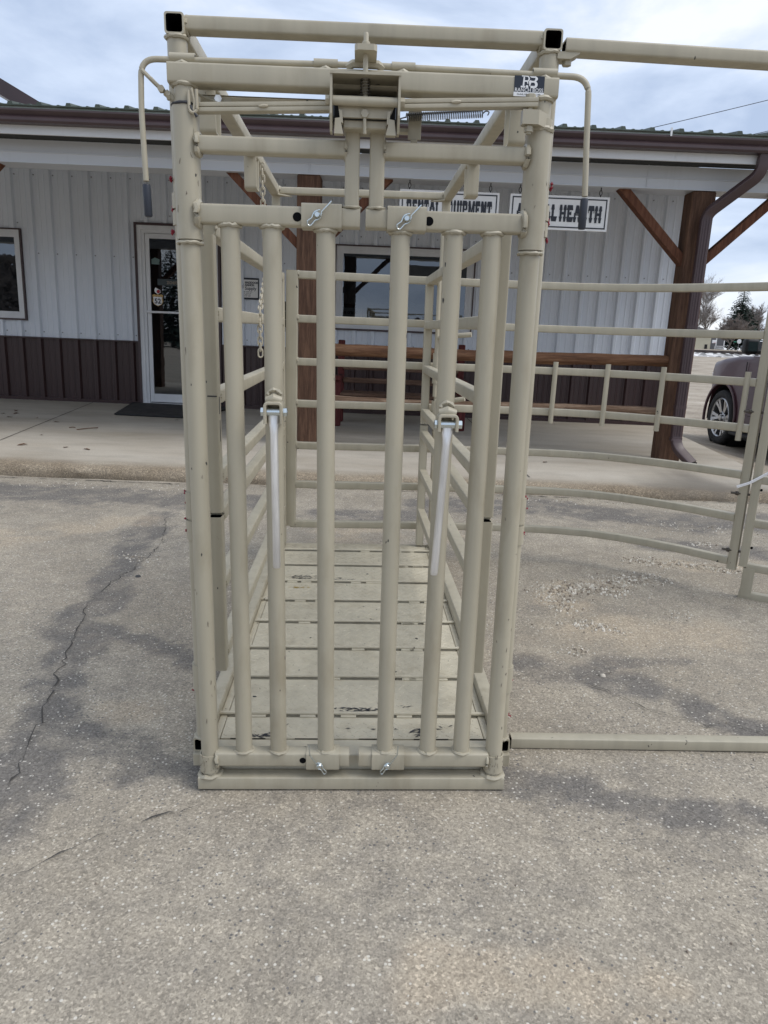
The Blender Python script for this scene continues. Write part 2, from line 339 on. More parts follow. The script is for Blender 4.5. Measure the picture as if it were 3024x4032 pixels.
def conc_mat():
    m=M_conc; nt=m.node_tree
    a=tex(m,'noise',.9,detail=8,rough=.6,stretch=(.7,1.6,1)); c=ramp(m,a.outputs['Fac'],[(.3,(.375,.325,.255)),(.5,(.46,.412,.34)),(.7,(.53,.485,.41))])
    b=tex(m,'noise',5,detail=7,stretch=(.5,1.4,1),off=(3,1,0)); c=mixc(m,ramp(m,b.outputs['Fac'],[(.5,0.),(.75,.45)]),c,(.30,.27,.225))
    s_=tex(m,'noise',120,detail=3); c=mixc(m,.35,c,ramp(m,s_.outputs['Fac'],[(.3,.7),(.7,1.3)]),'MULTIPLY')
    at=nd(nt,'ShaderNodeAttribute',attribute_name='edge'); sp=nd(nt,'ShaderNodeSeparateColor'); lk(nt,at.outputs['Color'],sp.inputs[0])
    v=tex(m,'vor',170); g=nd(nt,'ShaderNodeSeparateColor'); lk(nt,v.outputs['Color'],g.inputs[0])
    n2=tex(m,'noise',3.5,detail=7,stretch=(.6,1,1.5)); worn=ramp(m,n2.outputs['Fac'],[(.3,(.20,.155,.105)),(.6,(.31,.255,.185)),(.8,(.42,.37,.29))])
    worn=mixc(m,1.,worn,ramp(m,g.outputs[0],[(.0,.62),(.5,1.),(.85,1.15),(.96,1.6)]),'MULTIPLY')
    c=mixc(m,sp.outputs[0],c,worn); c=mixc(m,mth(m,'MULTIPLY',sp.outputs[1],.75),c,(.13,.115,.095)); setc(m,c)
    bump(m,mth(m,'ADD',mth(m,'MULTIPLY',mth(m,'MULTIPLY',g.outputs[0],sp.outputs[0]),2.),s_.outputs['Fac']),.4,.006)
conc_mat()

# ------------------------------------------------------------------ the ground
def sstep(a,b,x):
    t=np.clip((np.asarray(x,float)-a)/(b-a),0,1); return t*t*(3-2*t)
def gz(x,y):
    x=np.asarray(x,float); y=np.asarray(y,float)
    w=sstep(2.6,4.75,y); sx=.01426*(1-w)+.0058*w; fade=1-sstep(5.2,9,np.abs(x))
    z=np.clip(x,-5,5)*sx*fade + (.0109*np.clip(y,-3,2.5))*(1-w)+.0175*w
    z=z-.33*sstep(4.4,6.6,x)*sstep(5,9,y)
    z=z+sstep(12.5,13.5,y)*0+np.clip((y-13)/47,0,1)*(1.15+.30)*sstep(13,20,y)
    z=z+np.clip((y-61)/34,0,1)*.68
    return z
def hsh(ix,iy,s):
    n=(ix*374761393+iy*668265263+s*1274126177)&0x7fffffff; n=((n^(n>>13))*1274126177)&0x7fffffff; return ((n^(n>>16))&0xffff)/65535.
def vnoise(x,y,s=0):
    ix=np.floor(x).astype(np.int64); iy=np.floor(y).astype(np.int64); fx=x-ix; fy=y-iy; fx=fx*fx*(3-2*fx); fy=fy*fy*(3-2*fy)
    return (hsh(ix,iy,s)*(1-fx)+hsh(ix+1,iy,s)*fx)*(1-fy)+(hsh(ix,iy+1,s)*(1-fx)+hsh(ix+1,iy+1,s)*fx)*fy
def fbm(x,y,s=0,o=5):
    t=0;a=.5
    for i in range(o): t=t+a*vnoise(x*2**i,y*2**i,s+i); a*=.5
    return t
def pdist(x,y,P):
    d=np.full(x.shape,1e9)
    for (x0,y0),(x1,y1) in zip(P[:-1],P[1:]):
        dx,dy=x1-x0,y1-y0; t=np.clip(((x-x0)*dx+(y-y0)*dy)/(dx*dx+dy*dy+1e-9),0,1); d=np.minimum(d,np.hypot(x-x0-t*dx,y-y0-t*dy))
    return d
xs=np.unique(np.round(np.r_[[-600,-300,-150,-80,-50,-30,-20,-14,-10,-8,-6.5],np.arange(-5.6,-2.4,.10),np.arange(-2.4,2.6,.035),np.arange(2.6,4.4,.07),[4.4,4.7,5,5.4,5.8,6.2,6.6,7,8,9,10,12,15,18,22,26,30,36,42,50,60,80,150,300,600]],4))
ys=np.unique(np.round(np.r_[[-600,-300,-150,-80,-40,-20,-10,-6,-4,-3,-2.5],np.arange(-2,3.4,.035),np.arange(3.4,5.2,.05),np.arange(5.5,14,.5),np.arange(14,30,1),np.arange(30,62,2),[62,66,70,75,80,85,90,95,100,120,160,240,400,800]],4))
X,Y=np.meshgrid(xs,ys); Z=gz(X,Y)
Z=Z+(fbm(X*2.2,Y*2.2,3)-.5)*.012*np.where(np.abs(X)<5,1,0)*np.where((Y<5)&(Y>-2.2),1,0)*sstep(.15,.9,np.hypot(np.clip(np.abs(X)-.5,0,9),np.clip(np.abs(Y-1.2)-1.25,0,9)))
wx=X+(fbm(X*3.1,Y*3.1,21)-.5)*.30; wy=Y+(fbm(X*3.1+9,Y*3.1,22)-.5)*.34
DK=[([(-1.75,3.45),(-1.57,2.1),(-1.44,1.38),(-1.31,.77),(-1.18,.23),(-1.1,-.1)],.14),([(-1.26,1.27),(-1.0,1.07),(-.75,.87)],.085),([(-4.5,4.2),(-3.35,4.15),(-2.65,4.05),(-2.02,4.0),(-1.2,4.0)],.34),
    ([(-.80,.02),(-.65,.07),(-.46,-.02)],.09),([(-1.05,.30),(-.87,.25),(-.75,.14)],.11),([(.69,.94),(.96,.86),(1.22,.71),(1.35,.57),(1.6,.46),(2.2,.3)],.13),([(.80,.90),(1.1,.98),(1.5,.95)],.08),
    ([(.57,.10),(.87,.06),(1.08,-.02),(1.33,-.14),(1.8,-.35)],.085),([(.6,4.1),(1.32,4.23),(1.95,3.97),(2.66,3.75),(3.4,3.9)],.38),([(-.4,3.6),(.3,3.7)],.25),([(2.2,3.0),(3.2,2.7)],.22),([(-3.6,2.2),(-2.9,1.5)],.2)]
dk=np.zeros(X.shape)
for P,r in DK: dk=np.maximum(dk,1-sstep(r*.45,r*1.25,pdist(wx,wy,P)))
fine=fbm(X*9,Y*9,31); dk=np.clip(dk*(.55+.7*sstep(.36,.62,fine)),0,1)
dk=np.maximum(dk,.22*sstep(.56,.68,fbm(X*1.1+4,Y*1.1,41))*(Y<5))
TN=[([(.25,-.70),(.5,-.72),(.72,-.76)],.10),([(-.98,.47),(-.85,.5)],.10),([(1.15,1.42),(1.45,1.42),(1.75,1.34)],.25),([(1.1,1.75),(1.2,1.95),(1.5,2.0)],.2),([(-2.3,2.9),(-1.9,3.2)],.25),([(-.3,3.0),(.5,3.0)],.3),([(2.,2.5),(2.5,2.6)],.15),([(-3.6,3.1),(-2.6,2.7)],.25)]
tn=np.zeros(X.shape)
for P,r in TN: tn=np.maximum(tn,(1-sstep(r*.3,r*1.5,pdist(wx,wy,P)))*.8)
tn=np.clip(tn*(.3+1.1*sstep(.35,.6,fbm(X*6+5,Y*6,51)))+.30*sstep(.53,.68,fbm(X*.9,Y*.9+7,61)),0,1)*(Y<5)
dirt=np.maximum(sstep(4.2,4.9,X)*sstep(5.0,5.8,Y),sstep(11,12,Y))
dirt=np.maximum(dirt,sstep(8,12,np.abs(X))); dirt=np.maximum(dirt,sstep(10,20,-Y))
ny,nx=X.shape; me=bpy.data.meshes.new('ground')
me.from_pydata([(a*U,b*U,c*U) for a,b,c in zip(X.ravel(),Y.ravel(),Z.ravel())],[],[(j*nx+i,j*nx+i+1,(j+1)*nx+i+1,(j+1)*nx+i) for j in range(ny-1) for i in range(nx-1)])
ca=me.color_attributes.new('stain','FLOAT_COLOR','POINT'); ca.data.foreach_set('color',np.stack([dk,tn,dirt,np.ones_like(dk)],-1).astype(np.float32).ravel())
me.materials.append(M_gr)
for p in me.polygons: p.use_smooth=True
g_o=bpy.data.objects.new('ground',me); COL.objects.link(g_o); tag(g_o,kind='structure')
def crack(P,w,seed):
    rg=random.Random(seed); pts=[]
    for (a,b),(c,d) in zip(P[:-1],P[1:]):
        n=max(2,int(math.hypot(c-a,d-b)/.035))
        for i in range(n):
            t=i/n; pts.append((a+(c-a)*t+rg.gauss(0,.010),b+(d-b)*t+rg.gauss(0,.010)))
    mb=MB(); vs=[]
    for i,(x,y) in enumerate(pts):
        x0,y0=pts[max(0,i-1)]; x1,y1=pts[min(len(pts)-1,i+1)]; l=math.hypot(x1-x0,y1-y0)+1e-9; nx_,ny_=-(y1-y0)/l,(x1-x0)/l
        ww=w*.62*max(.08,rg.gauss(.6,.45))*(0.15 if i in (0,len(pts)-1) else 1)
        for s in (-1,1): vs.append((x+nx_*ww*s,y+ny_*ww*s,float(gz(x,y))+.006))
    mb.add(vs,[(2*i,2*i+1,2*i+3,2*i+2) for i in range(len(pts)-1)])
    tag(mb.build('ground_crack',M_crack,smooth=0),kind='structure')
M_crack=mat('crack_dark',(.075,.07,.064),.95,spec=.1)
crack([(-1.65,3.39),(-1.47,2.68),(-1.45,2.25),(-1.52,1.63),(-1.37,.99),(-1.22,.42),(-1.12,.02),(-1.1,-.11)],.0042,1)
crack([(.6,.83),(.82,.88),(.96,.84),(1.18,.91),(1.35,.98)],.0028,2)
crack([(.95,.82),(1.06,.70),(1.18,.59),(1.36,.48),(1.46,.50),(1.62,.36),(2.,.2)],.0036,3)
crack([(-.63,-.19),(-.57,-.14),(-.52,-.12),(-.42,-.08)],.0036,4); crack([(-.9,-.40),(-.8,-.30),(-.66,-.2)],.0026,5)
crack([(-5,4.66),(-3.4,4.66),(-2,4.62),(-1,4.68)],.013,6); crack([(-.9,4.67),(.5,4.69),(2,4.66),(4,4.7)],.012,7); crack([(2.,3.0),(2.6,2.85),(3.4,2.9)],.005,8)

# loose stones
def stones():
    rg=random.Random(5); mb=MB()
    def stone(x,y,r):
        z=float(gz(x,y)); a=rg.uniform(0,6.28); n=5; top=[];bot=[]
        for i in range(n):
            t=a+2*PI*i/n+rg.uniform(-.3,.3); q=r*rg.uniform(.7,1.2); bot.append((x+q*math.cos(t),y+q*math.sin(t),z-.002)); q*=.55; top.append((x+q*math.cos(t),y+q*math.sin(t),z+r*rg.uniform(.5,1.)))
        mb.add(bot+top,[tuple(range(n,2*n))]+[(i,(i+1)%n,n+(i+1)%n,n+i) for i in range(n)])
    piles=[((1.04,1.91),(1.25,2.0),.10,170),((1.25,2.0),(1.47,1.98),.10,220),((1.04,1.91),(1.08,1.66),.09,150),((1.06,1.44),(1.22,1.42),.06,70),((1.42,2.12),(1.80,2.22),.09,260),((2.0,2.55),(2.4,2.40),.07,260),((1.75,2.6),(1.95,2.5),.08,110),((2.35,3.05),(2.5,3.05),.05,80),((1.62,1.62),(1.72,1.6),.05,25),((2.1,3.6),(3.2,3.5),.2,120),((-1.62,2.35),(-1.42,2.3),.06,70),((-3.2,4.45),(-1.4,4.4),.12,120),((.6,4.5),(3.8,4.45),.12,160),((.95,1.15),(1.05,1.1),.06,25),((1.15,1.45),(1.3,1.35),.07,40)]
    for a,b,sg,n in piles:
        for _ in range(n):
            t=rg.random(); stone(a[0]+(b[0]-a[0])*t+rg.gauss(0,sg*.6),a[1]+(b[1]-a[1])*t+rg.gauss(0,sg*.6),rg.uniform(.0035,.0095))
    for _ in range(900):
        x,y=rg.uniform(-3.4,3.4),rg.uniform(-1.1,4.5)
        if abs(x)<.55 and -.05<y<2.5: continue
        stone(x,y,rg.uniform(.002,.006))
    m=mat('crushed_stone',(.5,.45,.38),.85); v=tex(m,'vor',60); s=nd(m.node_tree,'ShaderNodeSeparateColor'); lk(m.node_tree,v.outputs['Color'],s.inputs[0])
    setc(m,ramp(m,s.outputs[0],[(.1,(.22,.18,.14)),(.5,(.46,.41,.33)),(.85,(.70,.66,.58))]))
    tag(mb.build('loose_gravel',m,smooth=0),'loose crushed stone scattered in patches over the worn asphalt','gravel',kind='stuff')
stones()
# larger single pebbles lying apart
def pebble(name,x,y,r,m,label):
    mb=MB(); rg=random.Random(int(x*991+y*77)); n=7
    mb.lathe([(0.001,-r*.3),(r,0),(r*.75,r*.5),(.001,r*.75)],(0,0,0),'z',n)
    mb.v=[(a*rg.uniform(.8,1.25),b*rg.uniform(.8,1.2),c) for a,b,c in mb.v]
    o=mb.build(name,m,loc=(x,y,float(gz(x,y))),smooth=60); tag(o,label,'pebble'); return o
M_pb=mat('pale_pebble',(.55,.50,.42),.8); M_pd=mat('dark_pebble',(.06,.06,.06),.8)
pebble('pebble',1.07,.87,.014,M_pb,'pale pebble lying by the crack right of the chute')
pebble('pebble',-.04,-.70,.010,M_pb,'small tan pebble alone on the asphalt at the bottom of the picture')
pebble('asphalt_chunk',-1.39,1.98,.018,M_pd,'dark flat chunk lying on asphalt left of the chute, right of the long crack')

# ------------------------------------------------------------------ porch slab (pavement)
def slab():
    zs=.13; xr=lambda y:4.31+(y-5.775)*.125
    prof=[(4.745,-.06),(4.742,.02),(4.748,.06),(4.765,.095),(4.80,.117),(4.85,.126),(4.95,.1295),(5.1,.13),(5.6,.13),(6.3,.13),(7.2,.13),(8.2,.13),(9.2,.13),(10.2,.13),(11.6,.13)]
    xsl=np.r_[np.arange(-14,-5,.5),np.arange(-5,4.4,.05)]; vs=[];fs=[];ed=[]
    k=len(prof)
    for i,x in enumerate(xsl):
        for j,(y,z) in enumerate(prof):
            n=float(fbm(np.array(x*3.),np.array(y*3.+z*9),71)-.5); n2=float(fbm(np.array(x*9.),np.array(z*30.+y),72)-.5)
            xx=x if i<len(xsl)-1 else xr(y)
            if i==len(xsl)-2: xx=min(x,xr(y)-.05)
            w=1 if j<6 else 0; vs.append((xx,y+w*(n*.06+n2*.03),z+w*n2*.015))
            e=float(np.clip(1-sstep(4.80,5.12,y)+ (0.6*n if 4.8<y<5.2 else 0),0,1)); wet_dark=0.
            dd=math.hypot((x-3.25)*.9,(y-5.15)*1.1); wet_dark=float(np.clip(1-sstep(.12,.75,dd+n*.7),0,1))*(1 if y>4.5 else 0); wet_dark=max(wet_dark,.55*float(1-sstep(-.02,.075,z+n*.05))) if j<5 else wet_dark  # wet patch by the downspout; also darker towards the kerb foot
            ed.append((e,wet_dark,0,1))
    n=len(xsl)
    for i in range(n-1):
        for j in range(k-1): fs.append((i*k+j,(i+1)*k+j,(i+1)*k+j+1,i*k+j+1))
    fs+= [tuple((n-1)*k+j for j in range(k))+()]
    # right-hand edge face down to the earth
    o=len(vs)
    for j in range(k):
        x,y,z=vs[(n-1)*k+j]; vs.append((x,y,-.4)); ed.append((1,0,0,1))
    for j in range(k-1): fs.append(((n-1)*k+j,(n-1)*k+j+1,o+j+1,o+j))
    fs=[f for f in fs if len(f)==4]
    me=bpy.data.meshes.new('pavement'); me.from_pydata([(a*U,b*U,c*U) for a,b,c in vs],[],fs); me.materials.append(M_conc)
    ca=me.color_attributes.new('edge','FLOAT_COLOR','POINT'); ca.data.foreach_set('color',np.array(ed,np.float32).ravel())
    bm=bmesh.new(); bm.from_mesh(me); bmesh.ops.recalc_face_normals(bm,faces=bm.faces[:]); bm.to_mesh(me); bm.free()
    for p in me.polygons: p.use_smooth=True
    me.set_sharp_from_angle(angle=R_(50)); o=bpy.data.objects.new('pavement',me); COL.objects.link(o); tag(o,kind='structure')
    mj=mat('joint_dark',(.11,.10,.085),.9)  # dark strip drawn over each slab joint
    for (x0,y0),(x1,y1) in (((-4.20,5.0),(-5.21,10.74)),((1.53,5.1),(1.46,10.74))):
        mb=MB(); mb.add([(x0-.008,y0,.1335),(x0+.008,y0,.1335),(x1+.008,y1,.1335),(x1-.008,y1,.1335)],[(0,1,2,3)]); tag(mb.build('pavement_joint',mj,smooth=0),kind='structure')
slab()
LEAF=[(-5.67,8.52),(-5.69,8.95),(-5.37,8.15),(-4.99,8.17),(-5.5,8.59),(-4.54,7.82),(-4.16,6.58),(-3.99,5.78),(-3.22,5.66),(-3.49,5.74),(-3.1,8.6),(-2.9,8.75),(1.9,6.1)]
def leaf():
    mb=MB(); pts=[(-.06,0,.0),(-.03,.022,.008),(.02,.024,.016),(.06,.004,.004),(.03,-.02,.012),(-.02,-.024,.004)]
    mb.add([(0,0,.004)]+pts,[(0,i+1,(i+1)%6+1) for i in range(6)]); return mb
lf0=None
for i,(x,y) in enumerate(LEAF):
    if lf0 is None: o=lf0=leaf().build('dry_leaf',M_leaf,smooth=0)
    else: o=lf0.copy(); COL.objects.link(o)
    o.location=Vector((x,y,.133))*U; o.rotation_euler=(0,0,i*1.9); s=.55+.5*((i*37)%10)/10; o.scale=(s,s,s)
    tag(o,'brown dry leaf lying on the concrete porch slab','leaf','dry leaves on the porch slab')
for i,((x0,y0),(x1,y1),lb) in enumerate((((-4.14,7.3),(-4.07,7.33),'short pale twig on the porch slab'),((-3.97,7.14),(-3.80,7.40),'long thin dark twig on the porch slab'))):
    mb=MB(); mb.tube([(0,0,0),((x1-x0)*.5+.01,(y1-y0)*.5,.006),(x1-x0,y1-y0,0)],.006,5); tag(mb.build('twig',M_leaf,loc=(x0,y0,.137)),lb,'twig')

# ------------------------------------------------------------------ the store building
YW=10.75; ZS=.13; XE=4.9; XL=-13.
bld=thing('store_building','long low store with white ribbed siding, brown wainscot and timber porch','building',(0,8,0))
def bp_(mb,name,m,smooth=35,parent=None):
    o=mb.build(name,m,smooth=smooth); o.parent=parent or bld
    if (parent or bld)==bld: o.location=Vector((0,-8,0))*U
    return o
PITCH=.3235; PH=-6.095
def siding(x0,x1,z0,z1,y=YW):
    """one sheet of ribbed panel between x0 and x1"""
    pts=[(x0,0)]
    k=math.floor((x0-PH)/PITCH)-1
    while True:
        c=PH+k*PITCH
        if c-.06>x1: break
        for dx,h in ((-.048,0),(-.026,.05),(.026,.05),(.048,0),(.125,0),(.135,.006),(.150,.006),(.160,0),(.215,0),(.225,.006),(.240,.006),(.250,0)):
            if x0<c+dx<x1: pts.append((c+dx,h))
        k+=1
    pts.append((x1,0)); n=len(pts)
    mb=MB(); mb.add([(a,y-h,z0) for a,h in pts]+[(a,y-h,z1) for a,h in pts],[(i,i+1,n+i+1,n+i) for i in range(n-1)]); return mb
def screws(mb,x0,x1,zz,y=YW):
    k=math.floor((x0-PH)/PITCH)
    while PH+k*PITCH<x1:
        c=PH+k*PITCH+.075
        if x0<c<x1:
            for z in zz: mb.hexa((c,y-.006,z),'y',.011,.014)
        k+=1
DX0,DX1,DZ1=-4.36,-2.905,3.18          # door rough opening
WX0,WX1,WZ0,WZ1=-.95,1.44,1.56,2.965   # middle window
LX0,LX1,LZ0,LZ1=-8.6,-6.29,1.50,3.005  # left window
wall=MB()
segs=[(XL,LX0,1.22,4.1),(LX0,LX1,1.22,LZ0),(LX0,LX1,LZ1,4.1),(LX1,DX0,1.22,4.1),(DX0,DX1,DZ1,4.1),(DX1,WX0,1.22,4.1),(WX0,WX1,1.22,WZ0),(WX0,WX1,WZ1,4.1),(WX1,XE,1.22,4.1)]
for a in segs:
    q=siding(*a); wall.add(q.v,q.f)
wall.box(XE,XE+.03,YW-.02,YW+4,.0,4.1)
bp_(wall,'wall',M_wall,smooth=20)
sc=MB()
for x0,x1 in ((XL,LX0),(LX1,DX0),(DX1,WX0),(WX1,XE)): screws(sc,x0,x1,(1.32,2.62,3.86))
screws(sc,LX0,LX1,(1.32,3.1,3.86)); screws(sc,WX0,WX1,(1.32,3.1,3.86)); screws(sc,DX0,DX1,(3.3,3.86))
bp_(sc,'siding_screw',M_screw,smooth=0)['kind']='stuff'
wn=MB()
for a,b in ((XL,DX0),(DX1,XE)):
    q=siding(a,b,ZS,1.20); wn.add(q.v,q.f); wn.sq((a,YW-.03,1.215),(b,YW-.03,1.215),.05,.03,cr=.005); wn.box(a,b,YW-.045,YW-.0,ZS,ZS+.055)
bp_(wn,'wainscot',M_wains,smooth=20)
# room behind the glass
rm=MB(); rm.box(XL,XE,YW+.06,YW+6,ZS,4.0); rm.f=[tuple(reversed(f)) for f in rm.f]
rmo=MB(); y0,y1=YW+.14,YW+5.5
rmo.add([(XL,y1,ZS),(XE,y1,ZS),(XE,y1,3.9),(XL,y1,3.9)],[(0,1,2,3)]); rmo.add([(XL,y0,ZS),(XE,y0,ZS),(XE,y1,ZS),(XL,y1,ZS)],[(0,1,2,3)]); rmo.add([(XL,y0,3.5),(XE,y0,3.5),(XE,y1,3.5),(XL,y1,3.5)],[(0,1,2,3)])
rmo.add([(-2.2,y0,ZS),(-2.2,y1,ZS),(-2.2,y1,3.5),(-2.2,y0,3.5)],[(0,1,2,3)])
room=bp_(rmo,'room_interior',M_room,smooth=0)
sh=MB()
for z in (1.0,1.6,2.2): sh.box(-2.,4.5,y1-.8,y1-.1,z,z+.04)
rg=random.Random(3)
for z in (1.04,1.64,2.24):
    x=-1.9
    while x<4.2:
        w=rg.uniform(.12,.4); sh.box(x,x+w*.9,y1-.75,y1-.3,z,z+rg.uniform(.2,.45)); x+=w
o=sh.build('shelf',M_shelf,smooth=0); o.parent=room
for x,y in ((-.35,YW+2.3),(-.35,YW+4.2),(1.6,YW+4.)):
    lm=MB(); lm.box(x-.3,x+.3,y-.45,y+.45,3.44,3.49,.01); o=lm.build('ceiling_light',M_lamp,smooth=0); o.parent=room
def window(x0,x1,z0,z1,mull=True):
    f=MB(); y=YW-.05
    for a,b,c,d in ((x0,x1,z1-.022,z1),(x0,x1,z0,z0+.03),(x0,x0+.022,z0+.03,z1-.022),(x1-.022,x1,z0+.03,z1-.022)): f.box(a,b,y-.01,YW+.05,c,d)
    w=bp_(f,'window',M_trim,smooth=0)
    g=MB(); i=.022
    for k,(off,th,yy) in enumerate(((0,.05,y+.012),(.05,.035,y+.03),(.085,.03,y+.045))):
        a,b,c,d=x0+i+off,x1-i-off,z0+i+.008+off,z1-i-off
        g.box(a,b,yy,YW+.06,d-th,d); g.box(a,b,yy,YW+.06,c,c+th); g.box(a,a+th,yy,YW+.06,c+th,d-th); g.box(b-th,b,yy,YW+.06,c+th,d-th)
    if mull: xm=(x0+x1)/2; g.box(xm-.045,xm+.045,y+.03,YW+.06,z0+.1,z1-.1)
    else: pass
    q=g.build('frame',M_sash,smooth=0); q.parent=w
    p=MB(); p.add([(x0+.1,YW+.02,z0+.1),(x1-.1,YW+.02,z0+.1),(x1-.1,YW+.02,z1-.1),(x0+.1,YW+.02,z1-.1)],[(0,1,2,3)])
    q=p.build('pane',M_glass,smooth=0); q.parent=w
M_sash=mat('white_sash',(.74,.75,.77),.4); setc(M_sash,ramp(M_sash,tex(M_sash,'noise',6,stretch=(1,1,.3)).outputs['Fac'],[(.3,(.66,.67,.69)),(.7,(.78,.79,.80))]))
window(WX0,WX1,WZ0,WZ1); window(LX0,LX1,LZ0,LZ1)
# door
dm=MB(); y=YW-.05
for a,b,c,d in ((DX0,DX0+.04,ZS,DZ1),(DX1-.04,DX1,ZS,DZ1),(DX0+.04,DX1-.04,DZ1-.04,DZ1)): dm.box(a,b,y-.01,YW+.05,c,d)
door=bp_(dm,'door',M_trim,smooth=0)
fr=MB()
for off,th,yy in ((.04,.07,y+.01),(.11,.05,y+.03)):
    a,b,d=DX0+off,DX1-off,DZ1-off
    fr.box(a,a+th,yy,YW+.06,ZS,d-th); fr.box(b-th,b,yy,YW+.06,ZS,d-th); fr.box(a,b,yy,YW+.06,d-th,d)
a,b,d=DX0+.165,DX1-.165,DZ1-.165
for q in ((a,a+.07,.18,d),(b-.07,b,.18,d),(a+.07,b-.07,.18,.325),(a+.07,b-.07,d-.08,d)): fr.box(q[0],q[1],y+.045,YW+.05,q[2],q[3],.004)
fr.box(DX0+.1,DX1-.1,y-.02,YW+.1,ZS,.165)
q=fr.build('frame',M_sash,smooth=0); q.parent=door
p=MB(); p.add([(a+.06,YW+.01,.32),(b-.06,YW+.01,.32),(b-.06,YW+.01,d-.07),(a+.06,YW+.01,d-.07)],[(0,1,2,3)]); q=p.build('pane',M_glass,smooth=0); q.parent=door
h=MB(); h.sq((a+.02,YW-.10,1.73),(b-.02,YW-.10,1.73),.03,.035); h.box(a+.02,a+.05,YW-.09,YW-.01,1.71,1.75); h.box(b-.05,b-.02,YW-.09,YW-.01,1.71,1.75); q=h.build('push_bar',M_sash); q.parent=door
# stickers inside the door glass
M_gold=mat('gold_vinyl',(.50,.33,.12),.5); M_dred=mat('red_vinyl',(.45,.04,.05),.5); M_pale=mat('pale_green_vinyl',(.14,.21,.20),.6)
def shield(cx,cz,w,h):
    pts=[(-.5,.42),(-.32,.5),(-.16,.44),(0,.5),(.16,.44),(.32,.5),(.5,.42),(.44,.2),(.5,-.08),(.36,-.34),(0,-.5),(-.36,-.34),(-.5,-.08),(-.44,.2)]
    return [(cx+a*w,cz+b*h) for a,b in pts]
dec=MB(); dec.prism(shield(-4.004,1.93,.185,.20),YW-.012,YW-.002); dk_=dec.build('route_decal',M_gold,smooth=0); dk_.parent=door
dec=MB(); dec.prism(shield(-4.004,1.915,.155,.15),YW-.016,YW-.0125); q=dec.build('decal_face',M_white,smooth=0); q.parent=dk_
put_text('decal_number','52',.115,-4.004,YW-.018,1.912,M_ink,dk_,bold=.003)
dec=MB(); dec.prism([(-4.05,2.06),(-4.0,2.03),(-3.955,2.06),(-3.96,2.10),(-4.04,2.14),(-4.06,2.10)],YW-.012,YW-.002); q=dec.build('flower_decal',M_white,smooth=0); q.parent=door
dec=MB(); dec.lathe([(.001,0),(.03,0)],(-3.99,YW-.014,2.075),'y',12); q2=dec.build('decal_centre',M_dred,smooth=0); q2.parent=q
dec=MB(); dec.prism([(-4.09,2.52),(-3.96,2.52),(-3.95,2.60),(-4.03,2.63),(-4.09,2.60)],YW-.012,YW-.002); q=dec.build('faded_decal',M_pale,smooth=0); q.parent=door
dec=MB(); dec.box(-4.0,-3.25,YW-.010,YW-.002,2.18,2.285); q=dec.build('brand_strip',mat('smoky_vinyl',(.035,.05,.055),.4),smooth=0); q.parent=door
put_text('brand_lettering','zoetis',.10,-3.72,YW-.014,2.235,mat('tan_letters',(.20,.17,.13),.5),door,bold=.003)
# porch: posts, braces, header, soffit, fascia, gutter, roof
YP=6.55; PW=.262
for px in (3.364,-1.065,-5.5):
    b=MB(); b.box(px,px+PW,YP,YP+PW,ZS,3.19,.012); bp_(b,'porch_post',M_post)
for px in (3.364,-1.065,-5.5):
    for s in (-1,1):
        xf=px if s<0 else px+PW; b=MB(); yb=YP+.07
        pts=[(xf,2.40),(xf,2.53),(xf+s*.68,3.19),(xf+s*.81,3.19)]
        b.prism([pts[0],pts[1],pts[2],pts[3]],yb,yb+.13); bp_(b,'porch_brace',M_brace)
XR=5.6
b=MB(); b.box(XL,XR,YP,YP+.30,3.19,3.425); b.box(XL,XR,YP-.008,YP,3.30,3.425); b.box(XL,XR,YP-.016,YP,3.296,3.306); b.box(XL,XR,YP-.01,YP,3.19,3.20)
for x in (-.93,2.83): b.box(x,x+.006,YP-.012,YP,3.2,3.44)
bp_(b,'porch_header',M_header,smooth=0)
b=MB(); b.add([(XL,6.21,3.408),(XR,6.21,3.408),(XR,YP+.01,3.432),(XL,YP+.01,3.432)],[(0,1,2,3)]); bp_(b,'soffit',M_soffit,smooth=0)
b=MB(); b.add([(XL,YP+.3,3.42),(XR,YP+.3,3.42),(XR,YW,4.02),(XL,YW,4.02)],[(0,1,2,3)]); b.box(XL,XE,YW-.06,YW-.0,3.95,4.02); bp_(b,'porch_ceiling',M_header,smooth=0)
b=MB(); b.box(XL,XR,6.20,6.23,3.40,3.62); b.box(2.99,2.994,6.195,6.2,3.40,3.62); bp_(b,'fascia',M_fascia,smooth=0)
b=MB(); pr=[(.0,.0),(-.11,.0),(-.125,.02),(-.125,.045),(-.10,.07),(-.135,.11),(-.135,.128),(-.12,.128),(-.118,.115),(-.06,.06),(.0,.06)]
n=len(pr); b.add([(x,6.198+a,3.485+c) for x in (XL,XR) for a,c in pr],[tuple(range(n)),tuple(reversed(range(n,2*n)))]+[(i,(i+1)%n,n+(i+1)%n,n+i) for i in range(n)])
bp_(b,'gutter',M_trim,smooth=30)
b=MB(); b.add([(XL,6.10,3.613),(XR,6.10,3.613),(XR,6.12,3.655),(XL,6.12,3.655)],[(0,1,2,3)]); bp_(b,'drip_edge',M_drip,smooth=0)
rp_=[]; x=XL; k=0
c0=2.983-math.floor((2.983-XL)/.3035)*.3035
while c0+k*.3035<XR:
    c=c0+k*.3035
    rp_+= [(c-.03,0),(c-.019,.028),(c+.019,.028),(c+.03,0),(c+.09,0),(c+.10,.007),(c+.115,.007),(c+.125,0),(c+.18,0),(c+.19,.007),(c+.205,.007),(c+.215,0)]; k+=1
n=len(rp_); b=MB(); dy,dz=6.5,1.15
v=[(a,6.09,3.657+h) for a,h in rp_]+[(a,6.09,3.645) for a,h in rp_]+[(a,6.09+dy,3.657+dz+h) for a,h in rp_]
